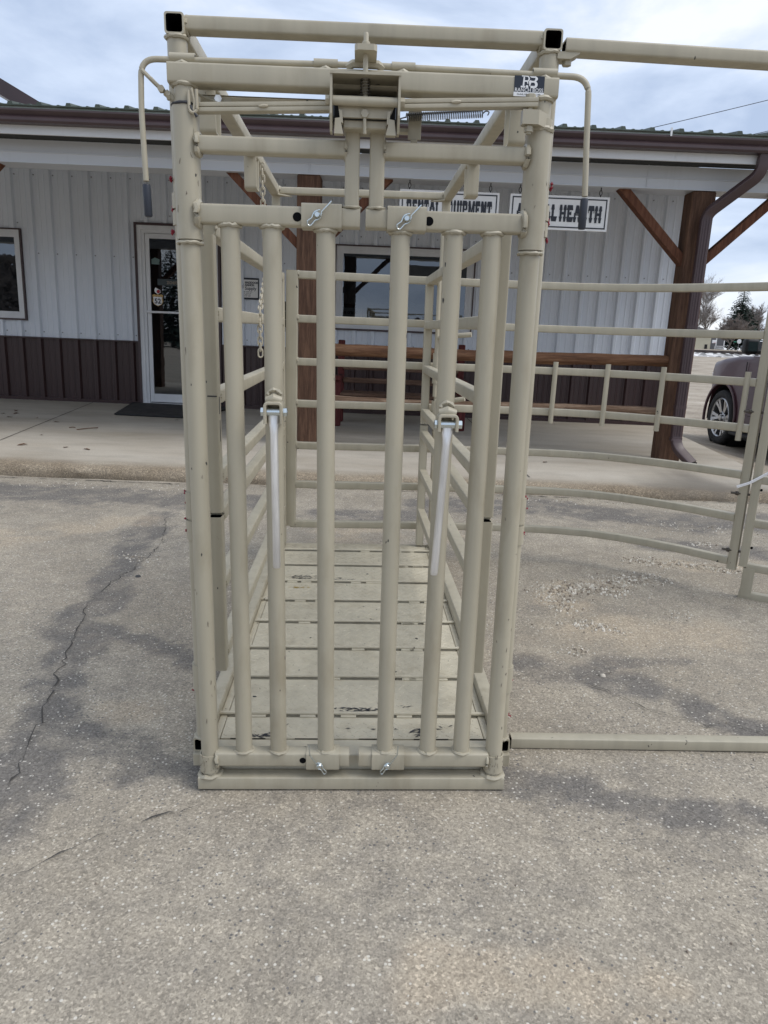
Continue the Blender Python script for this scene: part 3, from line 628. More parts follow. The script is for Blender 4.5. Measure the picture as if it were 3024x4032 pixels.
b.add(v,[(i,i+1,2*n+i+1,2*n+i) for i in range(n-1)]+[(i,i+1,n+i+1,n+i) for i in range(n-1)]); bp_(b,'roof',M_roof,smooth=0)
b=MB(); b.prism([(-11.2,7.9),(-6.98,5.66),(-7.6,5.68),(-11.2,7.55)],13.6,16.5); bp_(b,'roof_gable',M_trim,smooth=0)
for x in (-8.0+1.93,2.86):
    b=MB(); b.box(x,x+.016,6.05,6.07,3.60,3.68); bp_(b,'gutter_strap',M_sash,smooth=0)
# downspout on the right-hand post
dsp=MB(); y=6.44; pth=arcpath([(3.90,6.14,3.53),(3.90,6.16,3.30),(3.50,y,2.93),(3.50,y,.42),(3.52,6.38,.31),(3.64,6.22,.165)],.09,5)
dsp.sweep(rrect(.075,.115,.012),pth,(1,0,0)); 
for i,dx in enumerate((-.032,0,.032)): pass
fl=[]
dsp.sq((3.50,y,1.70),(3.50,y,1.735),.085,.125,(1,0,0)); dsp.sq((3.50,y,.78),(3.50,y,.82),.085,.125,(1,0,0)); dsp.sq((3.50,y,.40),(3.50,y,.44),.088,.128,(1,0,0))
for dx in (-.03,.0,.03): dsp.sq((3.50+dx,y-.0385,.46),(3.50+dx,y-.0385,2.9),.012,.012,(1,0,0),cr=.003)
dwn=bp_(dsp,'downspout',M_trim)
b=MB(); b.box(3.595,3.69,6.197,6.203,.14,.19,rot=None); b.build('spout_mouth',M_black,smooth=0).parent=dwn
# log rails between the posts
def log(p0,p1,r,name,m,seed):
    rg=random.Random(seed); n=26; P=[];sc=[]
    for i in range(n):
        t=i/(n-1); P.append((p0[0]+(p1[0]-p0[0])*t,p0[1]+rg.gauss(0,.003),p0[2]+(p1[2]-p0[2])*t+.008*math.sin(t*7+seed)+rg.gauss(0,.002))); sc.append(1+.05*math.sin(t*11+seed)+rg.uniform(-.03,.03))
    b=MB(); b.tube(P,r,14,scales=sc); return bp_(b,name,m,smooth=60)
log((-.80,YP+.13,1.283),(3.43,YP+.13,1.312),.070,'log_rail',M_log,1); log((-.80,YP+.13,.688),(3.40,YP+.13,.712),.055,'log_rail',M_log2,2)

# hanging signs in western lettering
def west(txt,H):
    """tall slab-serif letters: heavy flared blocks top and bottom, thin middles"""
    polys=[]; x=0; th=.30
    def blk(a,b,top):
        f=.05
        polys.append([(a-f,1-th),(b+f,1-th),(b-.01,1),(a+.01,1)] if top else [(a+.03,0),(b-.03,0),(b+f,th),(a-f,th)])
    def rc(a,b,c,d): polys.append([(a,c),(b,c),(b,d),(a,d)])
    for ch in txt:
        w=.62
        if ch==' ': x+=.16; continue
        if ch=='I': w=.26; blk(x+.02,x+.24,1); blk(x+.02,x+.24,0); rc(x+.05,x+.21,0,1)
        elif ch in 'HMNUW':
            w=.66 if ch!='M' else .78
            for c in (x+.02,x+w-.24): blk(c,c+.22,1); 
            if ch!='U' :
                for c in (x+.02,x+w-.24): blk(c,c+.22,0)
            else: blk(x+.12,x+w-.12,0)
            for c in (x+.08,x+w-.18): rc(c-.055,c+.155,.0 if ch!='U' else .2,1)
            if ch=='H': rc(x+.1,x+w-.1,.42,.58)
            if ch=='N': polys.append([(x+.05,.98),(x+.27,.98),(x+w-.05,.02),(x+w-.27,.02)])
            if ch=='M': polys.append([(x+.08,1),(x+.24,1),(x+w/2+.05,.25),(x+w/2-.05,.25)]); polys.append([(x+w-.24,1),(x+w-.08,1),(x+w/2+.05,.25),(x+w/2-.05,.25)])
        elif ch=='A':
            w=.68; polys.append([(x+.2,1),(x+w-.2,1),(x+w-.1,.5),(x+.1,.5)]); blk(x+.0,x+.24,0); blk(x+w-.24,x+w,0); rc(x+.04,x+.21,.2,.55); rc(x+w-.21,x+w-.04,.2,.55); rc(x+.15,x+w-.15,.40,.47)
        elif ch=='L': w=.56; blk(x+.02,x+.26,1); blk(x+.02,x+w-.02,0); rc(x+.04,x+.25,0,1)
        elif ch=='E': w=.60; blk(x+.02,x+w-.06,1); blk(x+.02,x+w-.02,0); rc(x+.04,x+.25,0,1); rc(x+.2,x+.40,.42,.58); rc(x+.34,x+.44,.40,.62)
        elif ch=='T': w=.60; blk(x+.04,x+w-.04,1); blk(x+.17,x+w-.17,0); rc(x+.19,x+.41,0,1); rc(x+.0,x+.06,.56,.7); rc(x+w-.06,x+w,.56,.7)
        elif ch in 'RP':
            w=.64; blk(x+.02,x+w-.14,1); blk(x+.02,x+.28,0); rc(x+.04,x+.25,0,1); rc(x+w-.24,x+w-.04,.48,.92); rc(x+.2,x+w-.1,.44,.53)
            if ch=='R': blk(x+w-.22,x+w,0); rc(x+w-.26,x+w-.08,.1,.5)
        elif ch=='Q': w=.64; blk(x+.12,x+w-.12,1); blk(x+.12,x+w-.12,0); rc(x+.06,x+.18,.2,.8); rc(x+w-.18,x+w-.06,.2,.8); polys.append([(x+.34,.2),(x+.42,.25),(x+w,-.08),(x+w-.14,-.1)])
        x+=w+.07
    return polys,x-.07
def sign(txt,x0,x1,z0,z1,label):
    t=thing('hanging_sign',label,'sign',((x0+x1)/2,YP+.05,z0),'western lettered signs hanging under the porch header')
    cx=(x0+x1)/2; w=x1-x0; h=z1-z0
    b=MB(); b.box(-w/2,w/2,0,.02,0,h,.002); b.build('board',M_sign,t,smooth=0)
    b=MB(); i=.025; tk=.013
    for a in ((-w/2+i,w/2-i,i,i+tk),(-w/2+i,w/2-i,h-i-tk,h-i),(-w/2+i,-w/2+i+tk,i+tk,h-i-tk),(w/2-i-tk,w/2-i,i+tk,h-i-tk)): b.box(a[0],a[1],-.004,-.0005,a[2],a[3])
    b.build('border',M_ink,t,smooth=0)
    P,tw=west(txt,1); H=h*.49; sx=(w*.86)/tw; b=MB(); yk=-.0025
    for k,p in enumerate(P):
        y=-.003-.00006*k; b.add([(-w*.43+a*sx,y,h*.245+c*H) for a,c in p],[tuple(range(len(p)))])
    b.build('lettering',M_ink,t,smooth=0)
    for s in (-1,1):
        b=MB(); xx=s*w*.405; b.tube(arcpath([(xx-.012,.01,h+.06),(xx-.016,.01,h+.035),(xx,.01,h+.01),(xx+.016,.01,h+.035),(xx+.012,.01,h+.06),(xx,.01,h+.075),(xx-.012,.01,h+.06)],.01,3),.0045,6)
        b.tube([(xx,.01,h-.005),(xx,.01,h+.02)],.006,6); b.tube([(xx,.01,h+.07),(xx,.01,h+.105)],.006,6); b.build('hook',M_dark,t)
    return t
sign('ANIMAL HEALTH',1.338,2.458,2.725,3.09,'white ANIMAL HEALTH board with black border hanging nearer the downspout post')
sign('RENTAL EQUIPMENT',.091,1.216,2.725,3.09,'white RENTAL EQUIPMENT board hanging left of the ANIMAL HEALTH board')
# door mat, notices, bench
mt=thing('door_mat','black rubber mat on the slab in front of the glass door','mat',(-3.6,9.7,ZS))
b=MB(); b.prism([(-.54,-.78),(.60,-.85),(.93,.86),(-.90,1.0)],.003,.028,'z'); b.build('mat_surface',M_mat,mt)
b=MB(); b.sweep(rrect(.03,.022,.005),[(-.54,-.78,.02),(.60,-.85,.02),(.93,.86,.02),(-.90,1.0,.02)],closed=True); b.build('mat_border',M_dark,mt)
nb=thing('notice_board','white store notice with black frame on the wall between door and timber post','sign',(-2.41,YW-.04,2.005))
b=MB(); b.box(-.16,.16,0,.03,0,.355,.003); b.build('board',M_ink,nb,smooth=0)
b=MB(); b.box(-.145,.145,-.004,-.0005,.03,.325); b.build('sheet',M_sign,nb,smooth=0)
for s,z,bd,tx,xx in ((.044,.275,.0035,'MADDOCK',.035),(.044,.235,.0035,'RANCH',.005),(.075,.180,.002,'Supply',.02)):
    put_text('lettering',tx,s,xx,-.006,z,M_grey,nb,bold=bd)
b=MB(); rg=random.Random(2)
for z,x1 in ((.125,.06),(.102,.03),(.075,.02),(.055,.03)):
    x=-.13
    while x<x1: w=rg.uniform(.03,.06); b.box(x,min(x+w,x1),-.006,-.0045,z-.004,z+.004); x+=w+.012
b.build('small_print',M_grey,nb,smooth=0)
b=MB(); b.tube(arcpath([(-.12,-.006,.29),(-.11,-.006,.26),(-.09,-.006,.235),(-.10,-.006,.20),(-.115,-.006,.175)],.02,4),.005,5); b.tube([(-.12,-.006,.23),(-.125,-.006,.19)],.006,5); b.build('emblem',M_grey,nb)
nc=thing('window_notice','pale In crisis? help sheet taped inside the middle window','notice',(-.675,YW+.05,1.72))
b=MB(); b.box(-.205,.205,0,.006,0,.222,.002); b.build('sheet',mat('pale_paper',(.40,.45,.44),.7),nc,smooth=0)
put_text('lettering','In crisis?',.075,0,-.002,.145,mat('dark_green_ink',(.02,.05,.05),.6),nc,bold=.003)
put_text('lettering','Suicide & Crisis Lifeline',.03,0,-.002,.05,mat('dark_green_ink',(.02,.05,.05),.6),nc,bold=.0008)
bn=thing('porch_bench','dark wooden bench with red-brown end posts behind the log rails under the window','bench',(.23,9.05,ZS))
for s in (-1,1):
    e=MB(); e.box(s*.94-.05,s*.94+.05,.28,.40,0,1.27,.012); e.build('leg',M_bred,bn)
    e=MB(); e.box(s*.94-.05,s*.94+.05,-.34,-.22,0,.68,.012); e.build('leg',M_bred,bn)
    e=MB(); e.box(s*.94-.05,s*.94+.05,-.40,.28,.68,.75,.012); e.box(s*.94-.045,s*.94+.045,-.22,.28,.36,.45,.01); e.build('arm_rest',M_bred,bn)
for z0,z1 in ((1.07,1.19),(.82,.92),(.62,.70)):
    e=MB(); e.box(-.9,.9,.24,.28,z0,z1,.008); e.build('back_slat',M_plank,bn)
for i in range(4):
    e=MB(); e.box(-.9,.9,-.36+i*.15,-.23+i*.15,.46,.505,.008); e.build('seat_slat',M_plank,bn)

# ------------------------------------------------------------------ the cattle chute (all coordinates in the chute's own frame)
ch=thing('cattle_chute','tan steel cattle chute with barred head gate and a slatted steel floor','cattle chute',frame=MCH)
PT=MB
def hollow_box_rail(mb,x,y0,y1,z,w,h): mb.sq((x,y0,z),(x,y1,z),w,h,hollow=(True,False),depth=.5)
# base and floor
b=MB(); b.sq((-.5,.025,.0265),(.5,.025,.0265),.05,.044,cr=.004,hollow=(False,False)); b.build('base_beam',M_tan,ch)
b=MB(); b.box(-.47,.47,.056,.146,.006,.0985,.003); b.build('front_channel',M_deck,ch)
for s in (-1,1):
    b=MB(); b.sq((s*.507,.09,.112),(s*.507,2.46,.112),.05,.048,hollow=(True,False)); b.box(s*.507-.024,s*.507+.024,.075,.095,.042,.087,.002); b.box(s*.507-.02,s*.507+.02,.5,.56,0,.088); b.box(s*.507-.02,s*.507+.02,2.2,2.26,0,.088); b.build('side_sill',M_tan,ch)
    b=MB(); b.box(min(s*.456,s*.4815),max(s*.456,s*.4815),.147,2.455,.07,.0995,.002); b.build('floor_angle',M_deck,ch)
YC=[.303,.59,.862,1.152,1.43,1.715,2.0,2.29]
dk=MB(); edges=[.149]+YC+[2.455]
for i in range(len(edges)-1):
    y0=edges[i]-(.003 if i else 0); y1=edges[i+1]-(.0165 if i<len(edges)-2 else .001); dk.box(-.453,.453,y0,y1,.088,.1)
    # tread-plate lozenges
    ny_=int((y1-y0-.02)/.026); nx_=33
    for a in range(ny_):
        for c in range(nx_):
            x=-.44+c*.0275+(.0137 if a%2 else 0); y=y0+.018+a*.026; 
            if x>.445: continue
            t=R_(38 if (a+c)%2 else -38); ux,uy=math.cos(t),math.sin(t); L_,w_=.0105,.0026
            dk.add([(x-ux*L_,y-uy*L_,.1),(x+uy*w_,y-ux*w_,.1),(x+ux*L_,y+uy*L_,.1),(x-uy*w_,y+ux*w_,.1),(x-ux*L_*.5,y-uy*L_*.5,.1016),(x+ux*L_*.5,y+uy*L_*.5,.1016)],[(0,1,4),(1,2,5,4),(2,3,5),(3,0,4,5)])
dk.build('floor_plate',M_deck,ch,smooth=0)
rg=random.Random(4)
for i,y in enumerate(YC):
    b=MB(); xa,xb=(-.50,.50) if i in (0,1,4,5) else (-.47,.49) if i%2 else (-.455,.48)
    n=60; P=[(xa+(xb-xa)*k/n,y,.1075) for k in range(n+1)]; b.tube(P,.0078,8,scales=[1 if k%2 else .82 for k in range(n+1)])
    for k in range(rg.randint(4,5)):
        x=rg.uniform(-.42,.42); b.sq((x-.028,y-.012,.1015),(x+.028,y-.012,.1015),.014,.008,cr=.003)
    b.build('floor_cleat',M_deck,ch)
def scuff(cx,cy,wx,wy,n,seed,m=M_scuff,name='scuff_mark'):
    rg=random.Random(seed); mb=MB()
    for _ in range(n):
        x=cx+rg.gauss(0,wx); y=cy+rg.gauss(0,wy); t=R_(rg.choice((38,-38,20,-20,0))); l=rg.uniform(.006,.018); w=rg.uniform(.0012,.0035); ux,uy=math.cos(t)*l,math.sin(t)*l; px,py=-math.sin(t)*w,math.cos(t)*w
        mb.add([(x-ux,y-uy,.1022),(x+px,y+py,.1022),(x+ux,y+uy,.1022),(x-px,y-py,.1022)],[(0,1,2,3)])
    return mb.build(name,m,ch,smooth=0)
scuff(.03,.34,.05,.008,46,1); scuff(.235,.19,.016,.015,40,2); scuff(-.30,.165,.03,.006,26,3); scuff(-.30,1.77,.04,.02,60,4); scuff(-.12,1.75,.04,.012,34,5); scuff(.1,.35,.1,.02,8,6); scuff(.2,.2,.2,.02,10,7)
scuff(-.29,1.62,.03,.004,14,8,mat('yellow_smear',(.42,.27,.03),.6),'paint_smear')
b=MB()
for x0 in (-.42,-.2,.02,.21,.36): b.box(x0,x0+.12,.1455,.1495,.0995,.1005)
b.build('floor_seam',M_black,ch,smooth=0)
# main frame
for s in (-1,1):
    b=MB(); b.tube([(s*.4965,.11,.136),(s*.4965,.11,2.203)],.0262,20); b.weld((s*.4965,.11,2.197),'z',.028,.005,seed=3+s); b.weld((s*.4965,.11,.139),'z',.028,.006,seed=8+s); b.build('frame_post',M_tan,ch)
    for z0,z1 in ((.312,.402),(.825,.886),(.892,.974),(1.735,1.772),(1.778,1.818)):
        b=MB(); b.pipe((s*.4965,.11,z0),(s*.4965,.11,z1),.0312,20,(True,True),.0045,.004); b.build('hinge_collar',M_tan,ch)
    b=MB(); rg=random.Random(20+s)
    for z in ((.976,.94,.890,.855,.314) if s<0 else (.976,.945,.857,.345,.22)):
        for _ in range(3): x=s*(.5265+rg.uniform(-.002,.002)); b.lathe([(.0001,-.004),(rg.uniform(.002,.0045),0),(.0001,.004)],(x,.105+rg.uniform(-.012,.012),z+rg.uniform(-.008,.008)),'z',6)
    for z in ((1.72,1.777,1.85) if s<0 else (1.722,1.777,1.87)):
        for _ in range(4): b.lathe([(.0001,-.006),(rg.uniform(.003,.0055),0),(.0001,.006)],(s*(.5275+rg.uniform(-.002,.002)),.105+rg.uniform(-.01,.01),z+rg.uniform(-.008,.008)),'z',6)
    b.build('paint_mark',M_red,ch)['kind']='stuff'
    b=MB(); b.sq((s*.497,.083,2.2255),(s*.497,2.43,2.2255),.0505,.0505,cr=.007,hollow=(True,False),t=.0042,depth=1.2); b.build('top_rail',M_tan2,ch)
    b=MB(); b.sq((s*.493,2.405,.136),(s*.493,2.405,2.20),.046,.046,(0,1,0)); b.build('rear_post',M_tan2,ch)
    for y in (.50,1.44):
        b=MB(); 
        P=arcpath([(s*.5,y,2.2),(s*.5,y,2.069),(s*.5,y+.085,2.069),(s*.5,y+.085,2.2)],.012,4); b.sweep(rrect(.006,.055,.002),P,(1,0,0)); b.build('rail_bracket',M_tan2,ch)
    b=MB(); b.prism([(s*.475,2.405),(s*.40,2.405),(s*.475,2.33)],2.196,2.202,'z'); b.build('gusset',M_tan2,ch,smooth=0)
b=MB(); b.sq((-.472,.12,2.2325),(.472,.12,2.2325),.05,.036,cr=.006); b.weld((-.470,.12,2.23),'x',.022,.005,16,1); b.weld((.470,.12,2.23),'x',.022,.005,16,2); b.build('top_cross_tube',M_tan,ch)
b=MB(); b.sq((-.472,2.405,2.2275),(.472,2.405,2.2275),.046,.037,cr=.006); b.weld((-.470,2.40,2.23),'x',.020,.004,16,1); b.weld((.470,2.4,2.23),'x',.02,.004,16,2); b.build('rear_cross_tube',M_tan2,ch)
# head-gate carrier beam
b=MB(); b.sq((-.501,.03,2.087),(.501,.03,2.087),.06,.048,cr=.006)
for s in (-1,1): b.weld((s*.464,.03,2.0625),'z',.029,.0055,24,5+s)
b.build('cross_beam',M_tan,ch)
for s in (-1,1):
    b=MB(); b.tube([(s*.464,.03,.046),(s*.464,.03,2.064)],.0272,24); b.weld((s*.464,.03,.050),'z',.033,.008,20,4+s); b.build('gate_post',M_tan,ch)
def scratches(name,cx,cy,r,z0,z1,n,seed,a0=-150,a1=-20,par=None):
    rg=random.Random(seed); mb=MB()
    for _ in range(n):
        a=R_(rg.uniform(a0,a1)); z=rg.uniform(z0,z1); P=[]; k=rg.randint(3,6); da=rg.uniform(-.10,.10); dz=rg.uniform(-.02,.02); w=rg.uniform(.0006,.0018)
        for i in range(k):
            t=i/(k-1); aa=a+da*t+rg.gauss(0,.02); P.append((cx+(r+.0004)*math.cos(aa),cy+(r+.0004)*math.sin(aa),z+dz*t+rg.gauss(0,.0012)))
        mb.tube(P,w,4,scales=[.3]+[rg.uniform(.6,1.2) for _ in range(k-2)]+[.3])
    o=mb.build(name,M_scr,ch,smooth=0); o['kind']='stuff'; return o
M_scr=mat('scratch_marks',(.19,.165,.13),.7)
for s in (-1,1):
    scratches('scratch_marks',s*.4655,.03,.0318,.066,.122,16,60+s); scratches('scratch_marks',s*.464,.03,.0272,.16,.5,6,64+s); scratches('scratch_marks',s*.464,.03,.0272,.5,1.66,5,68+s); scratches('scratch_marks',s*.4645,.03,.0342,1.70,2.0,6,72+s)
# levers: one pipe on top of the beam, ends bent down to grips
b=MB(); b.tube(arcpath([(0,.03,2.128),(-.572,.03,2.122),(-.5745,.02,2.0),(-.569,.01,1.83)],.040,8),.0074,12)
b.tube(arcpath([(0,.03,2.128),(.586,.03,2.122),(.5895,.02,2.0),(.597,.01,1.83)],.045,8),.0080,12)
lev=b.build('control_lever',M_tan,ch)
for x0,x1,x2,x3 in ((-.5685,1.822,-.5668,1.742),(.5965,1.825,.5955,1.747)):
    g=MB(); g.tube([(x0,.01,x1),(x0,.01,x1-.004),(x2,.008,x3+.004),(x2,.008,x3)],.0104,12,scales=[.9,1,1.03,.8])
    for k in range(6): pass
    o=g.build('grip',M_grip,ch)
for a,c in ((-.4985,-.4345),(-.132,-.0705),(.0685,.1295),(.437,.500)):
    b=MB(); b.pipe((a,.03,2.1285),(c,.03,2.1285),.0108,16,(True,True),.003,.003); b.tube([(a+.012,.024,2.112),((a+c)/2,.022,2.116),(c-.014,.024,2.112)],.006,6,scales=[.6,1.1,.6]); b.build('lever_sleeve',M_tan,ch)
b=MB(); b.tube([(-.569,.022,2.094),(-.535,.022,2.063),(-.509,.024,2.042)],.0052,8); b.sq((-.545,.018,2.074),(-.523,.018,2.053),.018,.008); b.hexa((-.520,.016,2.050),'y',.009,.016); b.tube([(-.512,.02,2.045),(-.492,.03,2.030)],.0085,10); b.hexa((-.503,.024,2.037),'x',.011,.01); b.build('lever_link',M_tan,ch)
# bracket and bolt plate for the lever
b=MB(); b.prism([(-.0265,.02),(-.0265,-.066),(-.019,-.075),(.021,-.075),(.0285,-.066),(.0285,.02)],2.129,2.1425,'z'); b.tube([(-.045,.03,2.122),(-.03,.02,2.128),(.032,.02,2.128),(.045,.03,2.122)],.010,6); b.build('lever_plate',M_tan,ch)
b=MB(); b.tube([(.001,-.045,2.03),(.001,-.045,2.172),(.001,-.045,2.176)],.0064,12,scales=[1,1,.8]); b.hexa((.001,-.045,2.149),'z',.0105,.013,14); b.build('threaded_rod',M_rust if False else M_tan,ch)
b=MB(); P=[(.001+.0115*math.cos(t*.55),-.045+.0115*math.sin(t*.55),2.034+t*.00058) for t in range(72)]; b.tube(P,.0019,6); b.build('rod_spring',M_spring,ch)
# latch box in the middle
lb=MB()
for x in (-.083,.086): lb.prism([(-.08,2.078),(-.08,1.985),(-.062,1.948),(-.03,1.948),(.04,1.99),(.04,2.062),(0.-.003,2.062),(-.003,2.078)],x-.003,x+.003,'x')
lb.box(-.086,.089,-.083,-.003,2.073,2.079); lbx=lb.build('latch_box',M_tan,ch,smooth=20)
b=MB(); b.box(-.08,.083,.044,.054,1.985,2.0625); b.box(-.08,.083,-.003,.046,1.985,1.990); b.build('latch_back_plate',M_shaded_steel,ch,smooth=0)
b=MB(); b.tube([(-.0795,-.062,2.019),(.0825,-.062,2.019)],.0112,18); b.build('latch_roller',M_tan,ch)
for s,x in ((-1,-.092),(1,.095)):
    b=MB(); b.hexa((x,-.062,2.019),'x',.0115,.011); b.build('latch_bolt',M_tan,ch,smooth=20)
b=MB(); b.prism([(-.0665,2.012),(.0745,2.012),(.069,1.997),(.0575,1.985),(-.0535,1.985),(-.064,1.997)],-.050,-.040); b.prism([(-.064,2.0),(-.056,1.998),(-.053,1.968),(-.060,1.972)],-.06,-.04); b.prism([(.066,2.0),(.058,1.998),(.0565,1.968),(.063,1.972)],-.06,-.04); b.build('latch_pawl',M_tan,ch,smooth=20)
b=MB(); b.box(-.054,.059,-.035,.045,1.963,1.984,.003); b.box(-.0005,.0045,-.042,-.034,1.955,1.984); b.build('latch_block',M_tan,ch,smooth=20)
b=MB(); b.hexa((.001,-.05,1.994),'y',.010,.014); b.tube([(.001,-.05,1.986),(.002,-.05,1.948)],.0042,8); b.build('latch_pin',M_tan,ch)
for s,x in ((-1,-.0695),(1,.072)):
    b=MB(); b.prism([(x+.009*-s,1.981),(x+.004*s,1.979),(x+.006*s,1.944),(x-.017*s,1.944),(x-.013*s,1.962)] if s<0 else [(x-.009,1.981),(x+.004,1.979),(x+.008,1.944),(x-.017,1.944),(x-.013,1.962)],-.062,-.04); b.build('latch_tab',M_tan,ch,smooth=20)
# equaliser bars
for s,(x0,z0,x1,z1,y) in ((1,(.092,2.027,.444,2.0435,-.015)),(-1,(-.435,2.010,-.084,2.025,.02))):
    for dz in (.0058,-.0062):
        b=MB(); b.sq((x0,y,z0+dz),(x1,y,z1+dz*.95),.030,.0108,cr=.002); b.build('equaliser_bar',M_tan,ch,smooth=25)
    b=MB(); xm=(x0+x1)/2+(-.035 if s>0 else .0); b.tube([(xm-.012,y-.016,(z0+z1)/2-.001),(xm,y-.017,(z0+z1)/2),(xm+.012,y-.016,(z0+z1)/2+.001)],.004,6,scales=[.6,1.2,.6]); b.build('weld_bead',M_weld,ch)
b=MB(); b.prism([(.405,-.035),(.447,-.035),(.487,.012),(.47,.03),(.43,.01),(.405,-.01)],1.990,2.024,'z'); b.weld((.464,.03,1.99),'z',.034,.006,20,7,arc=(-2.6,.6)); b.build('equaliser_lug',M_tan,ch,smooth=20)
b=MB(); b.hexa((.426,-.018,2.057),'z',.013,.012); b.hexa((.426,-.018,1.982),'z',.0125,.015); b.tube([(.426,-.018,1.97),(.426,-.018,2.05)],.007,8); b.build('lug_bolt',M_tan,ch,smooth=20)
b=MB(); b.prism([(-.44,2.05),(-.35,2.046),(-.35,2.018)],.05,.056); b.tube([(-.437,.04,2.05),(-.352,.04,2.020)],.003,6); b.build('corner_gusset',M_tan,ch,smooth=0)
b=MB(); b.hexa((-.381,.044,2.040),'y',.010,.012); b.build('gusset_bolt',M_alu,ch,smooth=0)
b=MB(); b.sq((-.435,.085,2.045),(-.09,.085,2.045),.006,.03); b.build('inner_strap',M_tan,ch)
b=MB(); P=[]; N=42*9
for i in range(N+1):
    t=i/N; a=t*42*2*PI; P.append((.112+.205*t,.062+.0095*math.cos(a),2.020+.016*t+.0095*math.sin(a)))
b.tube(P,.0016,5); b.tube([(.085,.062,2.012),(.112,.062,2.020)],.0018,5); b.tube(arcpath([(.317,.062,2.036),(.325,.062,2.043),(.335,.062,2.04),(.330,.062,2.032)],.006,3),.0018,5); b.build('return_spring',M_spring,ch)
b=MB(); b.box(.1195,.1545,.080,.086,1.970,2.064,.001); b.box(.127,.145,.078,.084,1.962,1.970); b.build('hanger_plate',M_tan,ch,smooth=0)
b=MB(); b.box(.09,.135,.088,.12,1.990,1.999); b.build('hanger_foot',M_tan,ch,smooth=0)
b=MB(); b.tube(arcpath([(-.4475,-.002,2.045),(-.4475,-.002,2.0),(-.4375,-.004,1.992),(-.4275,-.002,2.0),(-.4275,-.002,2.048)],.008,4),.0042,8); b.tube(arcpath([(-.440,-.003,2.05),(-.433,-.003,2.02),(-.437,-.003,1.998)],.006,4),.003,6); b.build('chain_eye',M_weld,ch)
b=MB(); b.weld((-.464,.03,2.017),'z',.0335,.0035,24,2); b.tube([(-.445,-.001,2.01),(-.433,-.004,1.992),(-.428,-.002,1.985)],.004,6,scales=[1.2,.8,1.3]); b.build('grease_mark',M_scuff,ch)
# sticker
st=MB(); st.box(.3845,.4625,-.0012,-.0003,2.0715,2.1105); stk=st.build('maker_sticker',M_navy,ch,smooth=0)
b=MB(); b.box(.3838,.4625,-.0014,-.0003,2.0625,2.0725); o=b.build('sticker_strip',M_white,smooth=0); o.parent=stk
def ringpoly(cx,cz,rx,rz,tx,tz,a0,a1,y,n=12,mb=None):
    v=[];
    for i in range(n+1):
        a=R_(a0+(a1-a0)*i/n); v+=[(cx+rx*math.cos(a),y,cz+rz*math.sin(a)),(cx+(rx-tx)*math.cos(a),y,cz+(rz-tz)*math.sin(a))]
    mb.add(v,[(2*i,2*i+1,2*i+3,2*i+2) for i in range(n)])
lg=MB(); k=.0000582   # metres-units per photo-crop pixel of the sticker
def LX(px): return .3845+(px-150)*k*.99
def LZ(py): return 2.1105-(py-175)*k*.93
def poly(pts,y=-.0016): lg.add([(LX(a),y,LZ(b)) for a,b in pts],[tuple(range(len(pts)))])
poly([(470,175),(720,180),(720,225),(470,215)]); poly([(545,200),(612,200),(600,640),(520,640)]); poly([(445,610),(650,615),(650,690),(440,685)]); poly([(600,370),(740,375),(740,440),(600,435)],-.00165); poly([(680,580),(770,582),(790,695),(685,690)]); poly([(700,440),(765,430),(770,540),(745,520)])
ringpoly(LX(715),LZ(305),(830-715)*k,130*k*.93,62*k,55*k,-90,90,-.00168,12,lg)
poly([(820,190),(1060,195),(1060,260),(880,250)]); poly([(870,385),(1060,385),(1060,460),(860,465)],-.00165); poly([(850,600),(1040,600),(1040,700),(885,695),(885,640)]); poly([(790,410),(890,350),(900,480),(860,620),(830,620)],-.0017)
ringpoly(LX(1045),LZ(300),(1190-1045)*k,112*k*.93,110*k,52*k,-90,90,-.00172,12,lg); ringpoly(LX(1045),LZ(545),(1195-1045)*k,158*k*.93,115*k,92*k,-90,90,-.00174,12,lg)
o=lg.build('emblem',M_white,smooth=0); o.parent=stk
put_text('brand_name','RANCH BOSS',.0125,.4232,-.0018,2.0770,M_white,stk,bold=.0001,sx=.98)
put_text('sticker_address','Norfolk, NE    402-371-1400',.0052,.4232,-.0018,2.0672,M_grey,stk,bold=.0001,sx=1.0)

